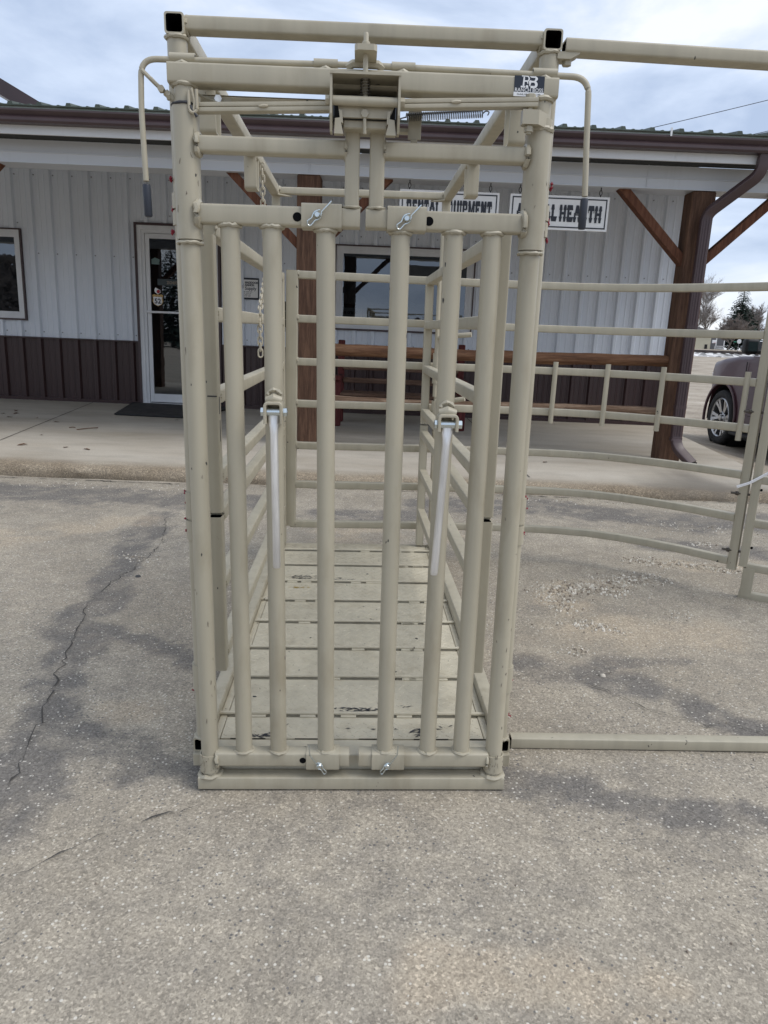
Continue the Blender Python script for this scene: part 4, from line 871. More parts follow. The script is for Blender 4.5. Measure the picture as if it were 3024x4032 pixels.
# ---- gate halves
clip0=None
def gate(s):
    g=MB(); xl,xr=(-.435,-.0075) if s<0 else (.0125,.44)
    xi=-.0075 if s<0 else .0095; xo=s*.436
    gt=None
    # hinge sleeve is the gate's own mesh, the rest are its sub-parts
    g.pipe((s*.4645,.03,1.690),(s*.4645,.03,2.014),.0342,28,(True,True),.005,.004)
    g.weld((s*.4645,.03,1.682),'z',.0325,.0045,28,11+s)
    gt=g.build('head_gate',M_tan,ch)
    def sub(mb,name,m=M_tan,smooth=35): o=mb.build(name,m,smooth=smooth); o.parent=gt; return o
    b=MB(); b.pipe((s*.4655,.03,.064),(s*.4655,.03,.125),.0318,28,(True,True),.0042,.012); b.weld((s*.438,.022,.108),'x',.026,.006,18,31+s); sub(b,'bottom_collar')
    b=MB(); xa,xb=(-.433,-.0465) if s<0 else (.055,.435); b.sq((xa,.022,1.925),(xb,.022,1.925),.044,.040,cr=.007); b.weld((s*.432,.022,1.925),'x',.026,.007,18,41+s); b.weld((xb if s<0 else xa,.022,1.925),'x',.024,.0045,18,43+s); sub(b,'upper_rail')
    b=MB(); xa,xb=(-.0485,-.0100) if s<0 else (.0165,.0560); b.sq(((xa+xb)/2,.022,1.780),((xa+xb)/2,.022,1.968),xb-xa,.040,(0,1,0),cr=.006); b.weld(((xa+xb)/2,.022,1.783),'z',.024,.004,18,51+s); sub(b,'gate_stub')
    # middle rail with its hole
    b=MB(); xa,xb=(-.436,-.006) if s<0 else (.0085,.445); b.sq((xa,.024,1.7555),(xb,.024,1.7555),.048,.050,cr=.007,hollow=(s>0,s<0),depth=.05); b.weld((s*.437,.022,1.755),'x',.031,.008,20,61+s); sub(b,'middle_rail')
    b=MB(); b.lathe([(.0001,-.0007),(.0118,-.0007)],((-.1735 if s<0 else .1785),0,1.7535),'y',20); sub(b,'pin_hole',M_black,0)
    b=MB(); xa,xb=(-.1622,-.0553) if s<0 else (.0665,.1712); b.sq((xa,.024,1.7575),(xb,.024,1.7575),.061,.063,cr=.006,hollow=(True,True),t=.004,depth=.006); sub(b,'slide_sleeve')
    # bottom rail and sleeve
    b=MB(); xa,xb=(-.436,-.0118) if s<0 else (.0186,.440); b.sq((xa,.024,.1135),(xb,.024,.1135),.048,.049,cr=.007,hollow=(s>0,s<0),depth=.06); sub(b,'bottom_rail')
    if s<0:
        b=MB(); b.lathe([(.0001,-.0007),(.0105,-.0007)],(-.1615,0,.1135),'y',18); sub(b,'pin_hole',M_black,0)
    b=MB(); xa,xb=(-.1503,-.0440) if s<0 else (.0615,.167); b.sq((xa,.024,.1115),(xb,.024,.1115),.061,.060,cr=.005,hollow=(True,True),t=.004,depth=.006); sub(b,'slide_sleeve')
    bars=((-.356,-.3525),(-.2435,-.242),(-.0985,-.0885)) if s<0 else ((.105,.1036),(.2505,.244),(.3560,.3547))
    for k,(xt,xb) in enumerate(bars):
        b=MB(); inner=(k==2 and s<0) or (k==0 and s>0)
        zt=1.727 if inner else 1.732; zb=.140 if inner else .137
        b.tube([(xb,.026,zb),(xt,.026,zt)],.0262,24); b.weld((xt,.026,zt-.003),'z',.0285,.0055,26,70+k+s); b.weld((xb,.026,zb+.002),'z',.0285,.0052,26,80+k+s); sub(b,'vertical_bar')
    # release handle in its bracket
    if s<0: xb0,xb1,zt,zb,bx,tl=-.2615,-.2165,1.281,1.206,-.2395,0.; h0,h1,hz=-.2385,-.2338,.782
    else: xb0,xb1,zt,zb,bx,tl=.2265,.2765,1.257,1.195,.2525,.10; h0,h1,hz=.2520,.2313,.767
    b=MB(); ym=-.042
    pr=arcpath([(xb0,0,zb),(xb0,0,zt-.018),(xb1,0,zt-.018),(xb1,0,zb)],.010,4)
    pr2=[(x,ym,z) for x,_,z in pr]; 
    b.sweep(rrect(.0085,.054,.002),[(x,-.021,z) for x,_,z in pr],(0,1,0))
    b.tube([(xb0+.002,-.016,zt-.012),((xb0+xb1)/2,-.020,zt-.007),(xb1-.002,-.016,zt-.012)],.0135,10,scales=[.75,1.1,.75]); b.weld(((xb0+xb1)/2,-.002,zt-.004),'y',.020,.006,12,9,arc=(.2,2.9)); sub(b,'release_bracket')
    b=MB(); zc=zt-.043; b.tube([(xb0+.0035,-.028,zc),(xb1-.0035,-.028,zc)],.0118,16); b.tube([(xb0-.010,-.028,zc),(xb1+.0165,-.028,zc)],.0052,10); b.hexa((xb0-.0085,-.028,zc),'x',.0128,.008); b.hexa((xb1+.0105,-.028,zc),'x',.0125,.011); sub(b,'release_bolt',M_zinc,20)
    b=MB(); n=16; P=[];prof=[]
    vs=[];K=18
    st_=[(0,.0155,.0045),(.018,.0155,.0050),(.045,.0150,.0070),(.08,.0125,.0100),(.12,.0113,.0113),(.95,.0112,.0112),(.985,.0112,.0112),(1.,.0100,.0100)]
    for t,rx,ry in st_:
        x=h0+(h1-h0)*t; z=zc-.008+(hz-zc+.008)*t
        for i in range(K):
            a=2*PI*i/K; vs.append((x+rx*math.cos(a),-.030-.006*t+ry*math.sin(a),z))
    b.add(vs,[(i*K+j,i*K+(j+1)%K,(i+1)*K+(j+1)%K,(i+1)*K+j) for i in range(len(st_)-1) for j in range(K)]+[tuple(range(K)),tuple(range((len(st_)-1)*K,len(st_)*K))])
    sub(b,'release_handle',M_alu)
    return gt
gate(-1); gate(1)
# hitch pins with hairpin clips
def hitch(label,x,z,mode):
    t=thing('hitch_pin',label,'hitch pin',(x,-.0065,z),'clip pins holding the sliding gate sleeves',frame=MCH)
    b=MB(); b.tube([(0,.03,0),(0,-.013,0),(0,-.0155,0)],.0078,16,scales=[1,1,.75]); b.build('pin',M_zinc,t)
    q=.0001614
    px=[(235,-222),(165,-140),(75,-50),(66,10),(62,38),(28,78),(-32,92),(-68,140),(-105,183),(-150,175),(-165,122),(-130,88),(-85,60),(-66,-8),(-30,-58),(50,-78)]
    if mode: px=[(240,-560),(225,-330),(65,-55),(62,10),(60,38),(28,78),(-32,92),(-68,150),(-105,215),(-150,205),(-165,140),(-130,98),(-85,60),(-66,-8),(-30,-58),(50,-78)]; q=.000137
    P=arcpath([((a*q)*(-1 if mode==1 else 1),-.010-.002*math.sin(i*.7)-(.006 if i<2 and mode else 0),-b_*q*(.95 if not mode else 1.)) for i,(a,b_) in enumerate(px)],.005,3)
    b=MB(); b.tube(P,.0022,8); b.build('hairpin_clip',M_zinc,t)
hitch('hitch pin and wire clip in the upper sleeve of the left gate half',-.1199,1.7585,0)
hitch('hitch pin and wire clip in the upper sleeve of the right gate half',.1175,1.7565,0)
hitch('hitch pin and wire clip in the lower sleeve of the left gate half',-.107,.104,1)
hitch('hitch pin and wire clip in the lower sleeve of the right gate half',.111,.104,2)
# ---- squeeze sides
def side(s):
    if s<0: xf=lambda y:-.475; 
    else: xf=lambda y:.438-.0205*(y-.35)/2.05
    w=.048
    y0,y1=.305,2.425
    up=[1.758,1.502,1.242,.978]; lo=[.842,.594,.337]
    def frame(name):
        o=bpy.data.objects.new(name,None); COL.objects.link(o); o.parent=ch; o.empty_display_size=.1; return o
    pn=frame('side_panel'); pl=frame('drop_panel')
    for par,y,z0,z1,hol in ((pn,y0,.862,1.735 if s<0 else 1.79,(True,False)),(pn,y1,.905,1.78,(False,False)),(pl,y0,.285,.845,(False,True)),(pl,y1,.112,.895,(False,False))):
        b=MB(); b.sq((xf(y),y,z0),(xf(y),y,z1),w,w,(0,1,0),cr=.006,hollow=hol,depth=.12); b.build('post',M_tan2,par)
    for z in up+lo:
        b=MB(); b.sq((xf(y0),y0+w/2,z),(xf(y1),y1-w/2,z),w-.002,.046,cr=.006); b.weld((xf(y0),y0+w/2,z),'y',.024,.004,16,int(z*10)); b.build('rail',M_tan2,pn if z in up else pl)
    b=MB(); x=xf(y0)
    if s<0: b.box(x+.0243,x+.0250,y0-.012,y0-.004,1.19,1.245); b.box(x+.0243,x+.025,y0-.010,y0-.004,1.10,1.17); b.box(x-.01,x+.02,y0-.0252,y0-.0243,1.246,1.250); o=b.build('chipped_paint',M_scuff,smooth=0); o.parent=pn
side(-1); side(1)
b=MB(); b.pipe((.468,2.36,1.08),(.468,2.36,1.80),.012,12); b.pipe((.468,2.36,1.16),(.468,2.36,1.34),.019,14,(True,True),.003,.003); b.pipe((.472,2.36,.96),(.472,2.36,1.055),.02,12,(True,True),.003,.003); b.build('latch_rod',M_tan2,ch)
b=MB(); P=[(.468+.018*math.cos(t*.7),2.36+.018*math.sin(t*.7),1.31+t*.0011-.05) for t in range(60)]; b.tube(P,.0022,5); b.build('latch_rod_spring',M_weld,ch)
b=MB(); b.tube([(.475,2.36,1.43),(.56,2.30,1.445),(.66,2.26,1.455)],.015,10); b.tube([(.475,2.36,1.05),(.55,2.30,1.06),(.64,2.26,1.08)],.015,10); b.build('latch_arm',M_tan2,ch)
# ---- hanging chain
hc=thing('hanging_chain','pale steel chain hanging from a top rail bracket inside the chute, left of centre','chain',frame=MCH)
def link():
    a,b_=.0096,.0158; P=[]
    for i in range(10): t=PI*i/9; P.append((a*math.cos(t),0,b_*.6+a*math.sin(t)))
    for i in range(10): t=PI+PI*i/9; P.append((a*math.cos(t),0,-b_*.6+a*math.sin(t)))
    mb=MB(); mb.tube(P,.0035,8,closed=True,up=(0,1,0)); return mb
lk0=None
pth=[(-.4665,1.60,2.19),(-.4665,1.597,2.03),(-.463,1.605,1.90),(-.458,1.61,1.72),(-.452,1.45,1.63),(-.450,1.32,1.545),(-.449,1.29,1.45),(-.447,1.285,1.345)]
pts=[]; step=.0265; cur=np.array(pth[0]); 
seglen=0; acc=0.
for a,c in zip(pth[:-1],pth[1:]):
    a=np.array(a);c=np.array(c); L=np.linalg.norm(c-a); d=acc
    while d<L: pts.append((a+(c-a)*d/L,(c-a)/L)); d+=step
    acc=d-L
for i,(p,t) in enumerate(pts):
    if lk0 is None: lk0=link().build('chain_link',M_weld,hc); o=lk0
    else: o=lk0.copy(); COL.objects.link(o); o.parent=hc
    o.location=Vector(p)*U; q=Vector(t).to_track_quat('Z','Y'); o.rotation_mode='QUATERNION'; o.rotation_quaternion=q@Matrix.Rotation(R_(90 if i%2 else 10),3,'Z').to_quaternion()
    if i>len(pts)*.55: o.data=o.data
# ---- walk-through frame running off to the right
pf=thing('panel_frame','tan tube frame reaching off to the right from the chute, overhead tube and ground tube','frame',frame=MCH)
b=MB(); b.sq((.533,.107,2.2155),(2.30,.107,2.183),.052,.0345,cr=.006,hollow=(True,False),depth=.3); b.build('overhead_tube',M_tan2,pf)
b=MB(); b.sq((.577,.268,.0225),(2.30,.235,.0225),.045,.041,cr=.005,hollow=(True,False),depth=.3); b.box(.548,.66,.255,.295,.0005,.0025); b.build('ground_tube',M_tan2,pf)
b=MB(); b.sq((2.28,.15,.04),(2.28,.12,2.17),.05,.05,(0,1,0)); b.build('upright',M_tan2,pf)
b=MB(); b.prism([(.512,2.182),(.548,2.182),(.572,2.195),(.572,2.199),(.512,2.199)],.085,.13); b.hexa((.543,.105,2.179),'z',.0125,.016); b.build('bolt_plate',M_tan,pf,smooth=20)

# ------------------------------------------------------------------ curved panel behind the chute, next panel, cable tie
RZ=[1.800,1.544,1.287,1.029,.764,.511,.249]
A=[(-.545,2.452),(-.40,2.458),(.3,2.53),(.72,2.556),(1.03,2.557),(1.21,2.545),(1.41,2.505),(1.59,2.425),(1.76,2.32),(1.915,2.20),(2.045,2.075),(2.115,2.0)]
cp=thing('curved_panel','curved seven-rail tan steel corral panel sweeping round behind the chute','corral panel',(.9,2.5,0))
def rel(P): return [(x-.9,y-2.5,z) for x,y,z in P]
b=MB(); b.sq((-1.447,-.048,.235),(-1.447,-.048,1.823),.072,.046,(0,1,0),cr=.006); b.build('end_post',M_tan2,cp)
b=MB(); b.sq((1.232,-.515,.205),(1.232,-.515,1.86),.034,.05,(.7,-.7,0),cr=.005); b.build('end_post',M_tan2,cp)
for z in RZ:
    b=MB(); pth=rel([(x,y,z+(x*.002)) for x,y in A]); fine=[]
    for p,q in zip(pth[:-1],pth[1:]):
        for k in range(3): t=k/3; fine.append(tuple(np.array(p)*(1-t)+np.array(q)*t))
    fine.append(pth[-1])
    b.sweep(rrect(.044,.045,.006),fine,(0,0,1)); b.weld((-1.409,-.047,z),'x',.023,.004,16,int(z*30)); b.build('rail',M_tan2,cp)
for x,y in ((1.105,2.525),(1.418,2.47),(1.71,2.325),(2.068,2.02)):
    b=MB(); b.tube([(x-.9,y-2.5,.962),(x-.9,y-2.5,1.347)],.0158,12); b.build('slat',M_tan2,cp)
for k,(z0,z1) in enumerate(((1.585,1.64),(1.535,1.583),(1.487,1.533),(1.462,1.485))):
    b=MB(); b.tube([(-1.502+(.004 if k in (1,3) else 0),-.05,z0),(-1.502+(.004 if k in (1,3) else 0),-.05,z1)],.017 if k!=3 else .011,12); b.build('hinge_knuckle',M_olive,cp)
b=MB(); b.box(-1.50,-1.485,-.065,-.045,.55,.74); b.build('hinge_strap',M_black,cp,smooth=0)
b=MB(); b.tube([(-.82,.0,1.0),(-.82,-.02,.975)],.010,8); b.build('latch_stem',M_alu,cp); b=MB(); b.tube([(-.82,-.02,.978),(-.818,-.022,.88)],.012,10,scales=[1,1.05]); b.build('latch_grip',M_grip,cp)
for z in (1.13,.66,.32):
    b=MB(); b.tube([(1.17,-.49,z),(1.30,-.56,z)],.007,8); b.hexa((1.20,-.505,z),'x',.013,.014); b.build('joint_bolt',M_rust,cp)
# next panel: continues round towards the camera beyond the frame edge
npn=thing('corral_panel','tan steel panel joined to the right end of the curved panel, partly out of frame','corral panel',(2.16,1.955,0))
d_=np.array([.86,-.52]); 
def pp(t,z): return (d_[0]*t,d_[1]*t,z)
b=MB(); b.sq(pp(.02,.24),pp(.02,1.86),.046,.05,(.5,.86,0),cr=.005); b.build('end_post',M_tan2,npn)
b=MB(); b.sq(pp(1.6,.06),pp(1.6,1.86),.046,.05,(.5,.86,0),cr=.005); b.build('end_post',M_tan2,npn)
for z in RZ:
    b=MB(); b.sq(pp(.04,z-.01),pp(1.58,z-.01),.044,.045,cr=.006); b.build('rail',M_tan2,npn)
b=MB(); b.sq(pp(.055,.065),pp(.055,.235),.062,.05,(.5,.86,0),cr=.005); b.sq(pp(.02,.068),pp(1.62,.068),.045,.045,cr=.005); b.build('foot_frame',M_tan2,npn)
for z in (1.12,.70,.36): 
    b=MB(); b.lathe([(.0001,0),(.008,0)],(.03,-.048,z),'y',12); b.build('bolt_hole',M_black,npn,smooth=0)
zt=MB(); zt.sweep(rrect(.016,.005,.002),[(0,0,0),(.06,-.02,.03),(.14,-.06,.10),(.25,-.12,.19)],(0,-1,0)); z_=zt.build('cable_tie',M_zip,loc=(2.07,1.95,.705)); tag(z_,'white nylon cable tie looped round the joint of the two panels','cable tie')

# ------------------------------------------------------------------ parked pickup behind the right-hand post
TX,TZ,WYc,WR=6.47,-.31,11.86,.53
tk=thing('parked_pickup','plum brown pickup with large machined wheels parked beside the porch slab','pickup',(7.75,10,TZ))
def tp(mb,name,m,smooth=35,parent=None):
    mb.v=[(x-7.75,y-10,z-TZ) for x,y,z in mb.v]; o=mb.build(name,m,smooth=smooth); o.parent=parent or tk; return o
def body():
    zb=.13; arch=.635; wr=7.2
    out=[]
    def arc(c,r): return [(c+r*math.cos(R_(a)),.235+r*math.sin(R_(a))) for a in range(-5,186,12)]
    pts=[(5.6,zb+.1),(5.6,1.33),(7.6,1.36),(8.4,1.38),(10.75,1.40),(10.95,1.405),(11.5,1.40),(12.1,1.345),(12.55,1.28),(12.85,1.17),(13.0,1.0),(13.05,.7),(13.02,.32),(12.9,.2)]
    pts+= [(y,z) for y,z in [(WYc+arch*math.cos(R_(a)),.235+arch*math.sin(R_(a))) for a in range(-8,190,11)]]
    pts+= [(11.1,.13),(7.95,.13)]
    pts+= [(y,z) for y,z in [(wr+arch*math.cos(R_(a)),.235+arch*math.sin(R_(a))) for a in range(-8,190,11)]]
    bm=bmesh.new(); vs=[bm.verts.new((TX,y,z)) for y,z in pts]; f=bm.faces.new(vs)
    r=bmesh.ops.extrude_face_region(bm,geom=[f]); nv=[e for e in r['geom'] if isinstance(e,bmesh.types.BMVert)]
    for v in nv: v.co.x=TX+2.6
    bmesh.ops.bevel(bm,geom=[e for e in bm.edges if all(abs(v.co.x-TX)<1e-4 or abs(v.co.x-TX-2.6)<1e-4 for v in e.verts) and abs(e.verts[0].co.x-e.verts[1].co.x)<1e-4 and max(v.co.z for v in e.verts)>1.0],offset=.12,segments=4,affect='EDGES',profile=.6)
    for v in bm.verts:
        if v.co.y>12.2: t=(v.co.y-12.2)/.85; c=TX+1.3; v.co.x=c+(v.co.x-c)*(1-.25*t*t)
        if v.co.z>.5:
            c=TX+1.3; v.co.x=c+(v.co.x-c)*(1-.03*((v.co.z-.5)/.9)**2)
    bmesh.ops.triangulate(bm,faces=[f for f in bm.faces if len(f.verts)>8])
    bm.verts.index_update(); mb=MB(); mb.add([tuple(v.co) for v in bm.verts],[[v.index for v in f.verts] for f in bm.faces]); bm.free(); return mb
tp(body(),'body',M_car,40)
b=MB(); b.v=[]; hood=[]
for i in range(9):
    y=10.85+i*.24
    for j in range(9):
        u=(j-4)/4; z=1.405-.04*u*u+.06*math.cos(u*1.4)*(1-(i/8)**2.2)+ .0-.17*(i/8)**3; hood.append((TX+1.3+u*1.12*(1-.10*(i/8)**2),y,z+.02+(.03 if abs(u)>.35 and abs(u)<.65 else 0)*(1-i/9)))
b.add(hood,[(i*9+j,i*9+j+1,(i+1)*9+j+1,(i+1)*9+j) for i in range(8) for j in range(8)]); tp(b,'hood',M_car,60)
b=MB()
for c in (WYc,7.2):
    P=[(TX-.012,c+.655*math.cos(R_(a)),.235+.655*math.sin(R_(a))) for a in range(-12,193,6)]; b.sweep(rrect(.05,.05,.015),P,(1,0,0))
tp(b,'arch_trim',M_car)
b=MB()
for c in (WYc,7.2):
    b.lathe([(.62,0),(.62,.5),(.02,.5)],(TX+.05,c,.235),'x',36)
tp(b,'wheel_well',M_dark,0)['kind']='stuff'
def wheel(c,x):
    w=MB(); w.lathe([(.36,.03),(.40,-.005),(.475,-.012),(.515,.012),(.53,.05),(.53,.30),(.50,.34),(.38,.34)],(x,c,.225),'x',48)
    for k in range(48):
        a=2*PI*k/48; 
        for xx in (.02,.12,.22): 
            ca,sa=math.cos(a),math.sin(a); w.add([(x+xx,c+(.528)*math.cos(a-.03),.225+.528*math.sin(a-.03)),(x+xx+.06,c+.528*math.cos(a-.01),.225+.528*math.sin(a-.01)),(x+xx+.06,c+.541*math.cos(a+.03),.225+.541*math.sin(a+.03)),(x+xx,c+.541*math.cos(a+.03),.225+.541*math.sin(a+.03))],[(0,1,2,3)])
    wo=tp(w,'wheel',M_tyre,40)
    r=MB(); r.lathe([(.385,.02),(.365,.0),(.345,.02),(.345,.14)],(x,c,.225),'x',48)
    for k in range(6):
        for da,wd in ((-.17,.030),(.17,.030)):
            a=2*PI*k/6; v=[]
            for rr,aa,ww,xx in ((.10,a+da*.35,.028,.05),(.23,a+da*.8,.026,.035),(.355,a+da*1.0,.034,.012)):
                ca,sa=math.cos(aa),math.sin(aa)
                for e in (-1,1): v.append((x+xx,c+rr*ca-e*ww*sa,.225+rr*sa+e*ww*ca))
                for e in (1,-1): v.append((x+xx+.05,c+rr*ca-e*ww*sa,.225+rr*sa+e*ww*ca))
            r.add(v,[(q*4+i,q*4+(i+1)%4,(q+1)*4+(i+1)%4,(q+1)*4+i) for q in range(2) for i in range(4)])
    r.lathe([(.0001,.012),(.05,.012),(.055,.03),(.10,.045),(.12,.06)],(x,c,.225),'x',24)
    ro=tp(r,'rim',M_rim,30,None); ro.parent=wo
    n=MB()
    for k in range(6): a=2*PI*k/6+.5; n.hexa((x+.03,c+.082*math.cos(a),.225+.082*math.sin(a)),'x',.017,.03)
    n.lathe([(.0001,.145),(.36,.145)],(x,c,.225),'x',36); no=tp(n,'wheel_nuts',M_dark,0); no.parent=wo
wheel(WYc,TX+.0); wheel(7.2,TX)
b=MB(); b.prism([(7.9,1.38),(8.35,2.12),(8.8,2.20),(9.75,2.17),(10.85,1.40)],TX+.12,TX+2.48,'x'); c_=TX+1.3
b.v=[(c_+(x-c_)*(1-.16*max(0,(z-1.38)/.8)),y,z) for x,y,z in b.v]; tp(b,'cab',M_car,30)
b=MB(); x_=TX+.125
def sidew(pts,name):
    b=MB(); q=[(c_+(TX+.118-c_)*(1-.16*max(0,(z-1.38)/.8)),y,z) for y,z in pts]; b.add(q,[tuple(range(len(q)))]); tp(b,name,M_tint,0)
sidew([(9.35,1.43),(10.62,1.43),(9.80,2.06),(9.35,2.08)],'front_window'); sidew([(8.2,1.43),(9.25,1.43),(9.25,2.08),(8.62,2.08)],'rear_window')
b=MB(); b.add([(c_-1.08,10.87,1.43),(c_+1.08,10.87,1.43),(c_+.95,9.84,2.12),(c_-.95,9.84,2.12)],[(0,1,2,3)]); tp(b,'windscreen',M_tint,0)
b=MB(); b.box(TX-.30,TX-.06,10.60,10.78,1.44,1.70,.05,seg=3); b.box(TX-.1,TX+.12,10.64,10.72,1.45,1.52,.02); tp(b,'door_mirror',M_dark,40)
b=MB(); b.add([(TX-.26,10.597,1.49),(TX-.10,10.597,1.49),(TX-.10,10.597,1.65),(TX-.26,10.597,1.65)],[(0,1,2,3)]); tp(b,'mirror_glass',mat('mirror_glass',(.05,.07,.065),.05,.6),0)
b=MB(); b.box(TX-.003,TX+.01,11.08,11.088,.2,1.30); b.box(TX-.003,TX+.01,9.3,9.308,.2,1.3); tp(b,'door_gap',M_dark,0)
b=MB(); b.sq((TX-.06,8.2,.02),(TX-.06,11.1,.02),.16,.05); tp(b,'running_board',M_dark)
b=MB(); b.box(TX-.012,TX+.02,8.2,11.05,.36,.43,.01); tp(b,'side_moulding',M_car)
b=MB(); b.box(TX+.155,TX+.24,12.6,12.8,.82,1.08,.03); tp(b,'headlight',M_white)
b=MB(); b.box(TX+.2,TX+2.4,5.8,12.6,-.12,.14); tp(b,'underbody',M_dark,0)

# ------------------------------------------------------------------ the distance
M_bark=mat('bare_bark',(.125,.105,.092),.9); M_bark2=mat('bare_twigs',(.25,.22,.20),.9)
M_need=mat('spruce_needles',(.022,.040,.030),.85); setc(M_need,ramp(M_need,tex(M_need,'noise',1.3,detail=4).outputs['Fac'],[(.3,(.012,.024,.019)),(.6,(.034,.058,.042)),(.8,(.055,.080,.058))]))
def bare(seed,H,spread,depth,trunk,m,low=.25,twig=.012):
    rg=random.Random(seed); tr=MB(); cr_=MB()
    def grow(p,d,l,r,k):
        n=3; P=[p]; dd=np.array(d)
        for i in range(n): dd=dd+np.array([rg.gauss(0,.12),rg.gauss(0,.12),rg.gauss(.02,.06)]); dd/=np.linalg.norm(dd); P.append(P[-1]+dd*l/n)
        (tr if k==0 else cr_).tube(P,r,5 if k<2 else 3,scales=[1,.86,.74,.6])
        if k>=depth: return
        for c in range(rg.randint(3,4) if k<depth-1 else rg.randint(3,6)):
            t=rg.uniform(low if k==0 else .25,1); q=P[min(3,int(t*3))]; q=q+(P[min(3,int(t*3)+1)]-q)*(t*3-int(t*3)) if t<1 else q
            a=rg.uniform(0,2*PI); e=rg.uniform(.45,1.0)*spread; ax=np.array([math.cos(a),math.sin(a),0]); nd_=dd*math.cos(e)+ax*math.sin(e)+np.array([0,0,.12]); nd_/=np.linalg.norm(nd_)
            grow(q,nd_,l*rg.uniform(.55,.80),max(twig,r*.55),k+1)
        grow(P[-1],dd,l*.72,max(twig,r*.6),k+1)
    grow(np.array([0,0,0.]),np.array([0,0,1.]),H*.34,trunk,0); return tr,cr_
def bare_tree(x,y,z,seed,H,spread,depth,trunk,label,m=M_bark,m2=M_bark2,low=.4,twig=.012):
    t=thing('bare_tree',label,'tree',(x,y,z),'leafless trees across the tracks'); a,c=bare(seed,H,spread,depth,trunk,m,low,twig); a.build('trunk',m,t,smooth=60); c.build('crown',m2,t,smooth=0)
def spruce(x,y,z,H,Rb,seed,label):
    t=thing('spruce_tree',label,'tree',(x,y,z)); rg=random.Random(seed)
    b=MB(); b.tube([(0,0,0),(0,0,H*.5),(0,0,H)],H*.022,7,scales=[1,.6,.1]); b.build('trunk',M_bark,t)
    c=MB(); L=34
    for i in range(L):
        h=(.06+.94*(i/L)**.9)*H; rr=Rb*(1-h/H)**.85+.04*Rb; n=int(9+14*(1-h/H))
        for k in range(n):
            a=rg.uniform(0,2*PI); r=rr*rg.uniform(.6,1.12); ca,sa=math.cos(a),math.sin(a); dz=-r*rg.uniform(.15,.45)
            steps=5
            for s in range(1,steps+1):
                f=s/steps; px,py,pz=ca*r*f,sa*r*f,h+dz*f*f+r*.10*math.sin(f*3)
                for q in range(4):
                    w=r*.20*rg.uniform(.5,1.2); aa=rg.uniform(0,2*PI); bb=rg.uniform(-.7,.3)
                    e=np.array([math.cos(aa)*w,math.sin(aa)*w,bb*w]); o=np.array([-math.sin(aa),math.cos(aa),rg.uniform(-.5,.5)])*w*.32; p=np.array([px,py,pz])
                    c.add([p-o,p+e,p+o],[(0,1,2)])
    c.build('crown',M_need,t,smooth=0); return t
spruce(47.0,98,1.9,8.7,3.4,3,'tall dark green spruce standing above the leafless trees across the tracks')
bare_tree(46.3,106,1.8,11,10.5,.95,6,.16,'large spreading leafless tree left of the dark spruce',low=.35,twig=.008)
bare_tree(42.7,91,1.85,23,4.3,1.2,6,.12,'low dense grey leafless tree in front of the dark spruce',m2=mat('grey_twigs',(.22,.185,.165),.9),low=.15,twig=.011)
bare_tree(50.9,103,1.8,31,6.6,.75,6,.15,'upright leafless tree right of the dark spruce',low=.25)
bare_tree(53.6,108,1.8,37,7.0,.8,6,.15,'leafless tree farthest to the right across the tracks',low=.25)
spruce(-18.9,-40,-.1,10.2,2.9,9,'spruce standing across the yard, seen mirrored in the glass door')
# railway
rb=MB()
xs_=np.arange(-80,140,4.); n=len(xs_); rg=random.Random(6)
for i,x in enumerate(xs_):
    for yy,zz in ((57.6,1.0),(59.0,1.40),(61.4,1.40),(63,1.1)): rb.v.append((x,yy+rg.uniform(-.15,.15),zz+rg.uniform(-.03,.03)))
rb.f+=[(i*4+j,(i+1)*4+j,(i+1)*4+j+1,i*4+j+1) for i in range(n-1) for j in range(3)]
M_bal=mat('pale_ballast',(.42,.41,.40),.9); sv=nd(M_bal.node_tree,'ShaderNodeSeparateColor'); lk(M_bal.node_tree,tex(M_bal,'vor',3.2).outputs['Color'],sv.inputs[0]); setc(M_bal,ramp(M_bal,sv.outputs[0],[(.1,(.14,.135,.13)),(.5,(.42,.41,.40)),(.9,(.74,.73,.72))]))
tag(rb.build('ballast',M_bal,smooth=0),kind='structure')
rl=thing('railway_track','dark railway track on pale ballast beyond the dirt yard','railway track',(30,60,1.4))
M_rail=mat('rusty_rail',(.055,.042,.036),.7)
for y in (-.75,.75):
    b=MB(); b.sq((-80,y,.10),(90,y,.10),.09,.2,cr=.02); b.build('rail',M_rail,rl,smooth=0)
b=MB()
for x in np.arange(-20,60,.7): b.box(x,x+.3,-1.3,1.3,-.02,.08)
b.build('sleeper',M_rail,rl,smooth=0)['kind']='stuff'
# small things across the tracks
M_cream=mat('cream_siding',(.52,.49,.38),.7); M_gwhite=mat('white_door_paint',(.72,.73,.74),.6); M_hroof=mat('grey_shingle',(.16,.15,.15),.9)
hs=thing('house','small cream bungalow with white garage door and porch across the tracks','house',(42,97,1.8))
b=MB(); b.box(-4.2,.5,-1.2,4,0,2.3); b.build('wall',M_cream,hs,smooth=0)
b=MB(); b.prism([(-4.6,2.25),(-1.8,2.9),(.8,2.25)],-1.6,4.4); b.build('roof',M_hroof,hs,smooth=0)
b=MB(); b.box(-2.2,-1.55,-1.26,-1.2,0,1.35); b.build('garage_door',M_gwhite,hs,smooth=0)
b=MB(); b.box(-.25,.1,-1.25,-1.2,.0,.62); b.build('door',M_dark,hs,smooth=0)
b=MB(); b.box(.5,2.4,-1.2,3.5,0,1.9); b.build('porch_wall',mat('dark_house_wall',(.12,.12,.13),.8),hs,smooth=0)
b=MB(); b.box(.8,2.1,-1.9,-1.82,.42,.5); b.box(.8,2.1,-1.9,-1.82,.10,.16)
for k in range(9): b.box(.8+k*.155,.84+k*.155,-1.9,-1.84,.0,.5)
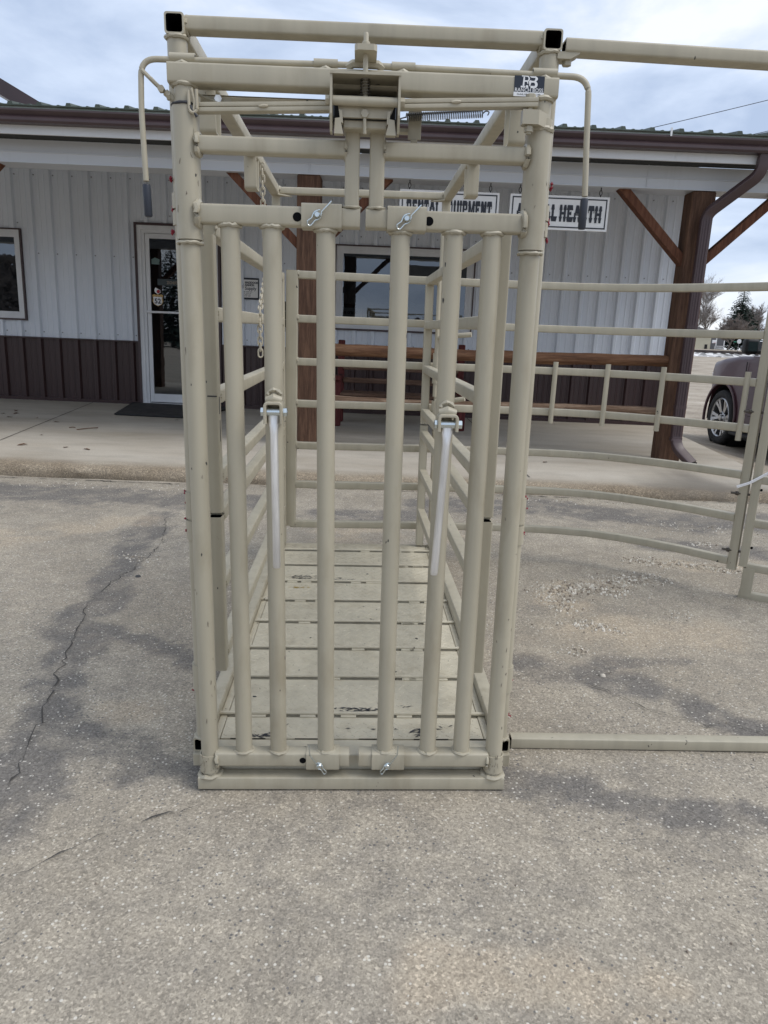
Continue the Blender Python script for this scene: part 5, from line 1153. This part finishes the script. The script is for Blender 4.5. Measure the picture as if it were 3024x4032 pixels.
b.box(.9,1.0,-1.9,-1.8,0,1.5); b.box(1.95,2.05,-1.9,-1.8,0,1.5); b.build('porch_railing',M_gwhite,hs,smooth=0)
hp=thing('basketball_hoop','white basketball backboard on a pole in front of the far house','basketball hoop',(38.25,85,1.75))
b=MB(); b.box(-.26,.24,-.03,.03,.74,1.1,.02); b.build('backboard',M_gwhite,hp); b=MB(); b.tube([(0,.1,0),(0,.05,.8)],.04,8); b.build('pole',M_grey,hp); b=MB(); P=[(.13*math.cos(2*PI*k/12),-.18+.13*math.sin(2*PI*k/12),.78) for k in range(12)]; b.tube(P,.015,5,closed=True); b.build('rim',M_dred,hp)
ss=thing('stop_sign','back of a pale octagonal road sign with green street blades across the tracks','road sign',(34.06,70,1.55))
b=MB(); b.tube([(-.05*0,0,0),(0,0,1.2)],.028,6); b.build('post',M_grey,ss); b=MB(); b.prism([(.22*math.cos(R_(22.5+45*k)),1.03+.22*math.sin(R_(22.5+45*k))) for k in range(8)],-.05,-.03); b.build('plate',mat('sign_back',(.62,.63,.64),.5),ss,smooth=0)
b=MB(); b.box(-.52,-.05,-.02,.0,.93,1.02); b.build('street_blade',mat('green_blade',(.03,.20,.13),.5),ss,smooth=0)
dp=thing('dark_pickup','small dark pickup seen far off across the tracks above the plum hood','pickup',(40.4,80,1.7))
b=MB(); b.prism([(-1.15,.15),(-1.15,.5),(-1.0,.6),(-.25,.68),(.05,1.1),(.9,1.12),(1.05,.7),(2.1,.68),(2.1,.15)],-.5,.5); b.build('body',mat('black_car_paint',(.02,.022,.026),.3),dp,smooth=0)
for x in (-.7,1.5):
    b=MB(); b.lathe([(.0001,-.53),(.14,-.53),(.22,-.52),(.22,-.3)],(x,0,.2),'y',16); b.build('wheel',M_tyre,dp)
b=MB(); b.box(-1.17,-1.1,-.45,-.25,.4,.5); b.build('headlight',M_white,dp,smooth=0)
for lb,p0,p1,sag in (('upper utility wire crossing the sky at right',(2.5,40,10.3),(32.,40,18.1),.25),('lower utility wire meeting the roof edge at right',(8.,40,10.25),(32.,40,16.3),.15)):
    b=MB(); P=[tuple(np.array(p0)*(1-t)+np.array(p1)*t-np.array([0,0,sag*4*t*(1-t)])) for t in np.linspace(0,1,24)]; tag(b.tube(P,.018,5).build('utility_wire',M_ink),lb,'wire')
# unseen tree belt added behind the camera, taller at left to darken the glass
b=MB(); rg=random.Random(8)
for i in range(11000):
    x=rg.uniform(-70,-33) if i%2 else rg.uniform(-90,90); h=(7.+5.*fbm(np.array(x*.16),np.array(1.),5)) if x<-33 else (2.2+3.2*fbm(np.array(x*.2),np.array(1.),5)); z=rg.uniform(-.5,h); y=-72+rg.uniform(-2,2); w=rg.uniform(.5,1.0) if x<-33 else rg.uniform(.15,.55)
    a=rg.uniform(0,6.28); b.add([(x-w*math.cos(a),y-w*.4,z-w*.3),(x+w*math.cos(a),y+w*.3,z),(x,y,z+w*rg.uniform(.4,1))],[(0,1,2)])
tag(b.build('added_tree_belt',M_bark,smooth=0),'unseen belt of bare trees added behind the camera to darken the window reflections','trees',kind='stuff')
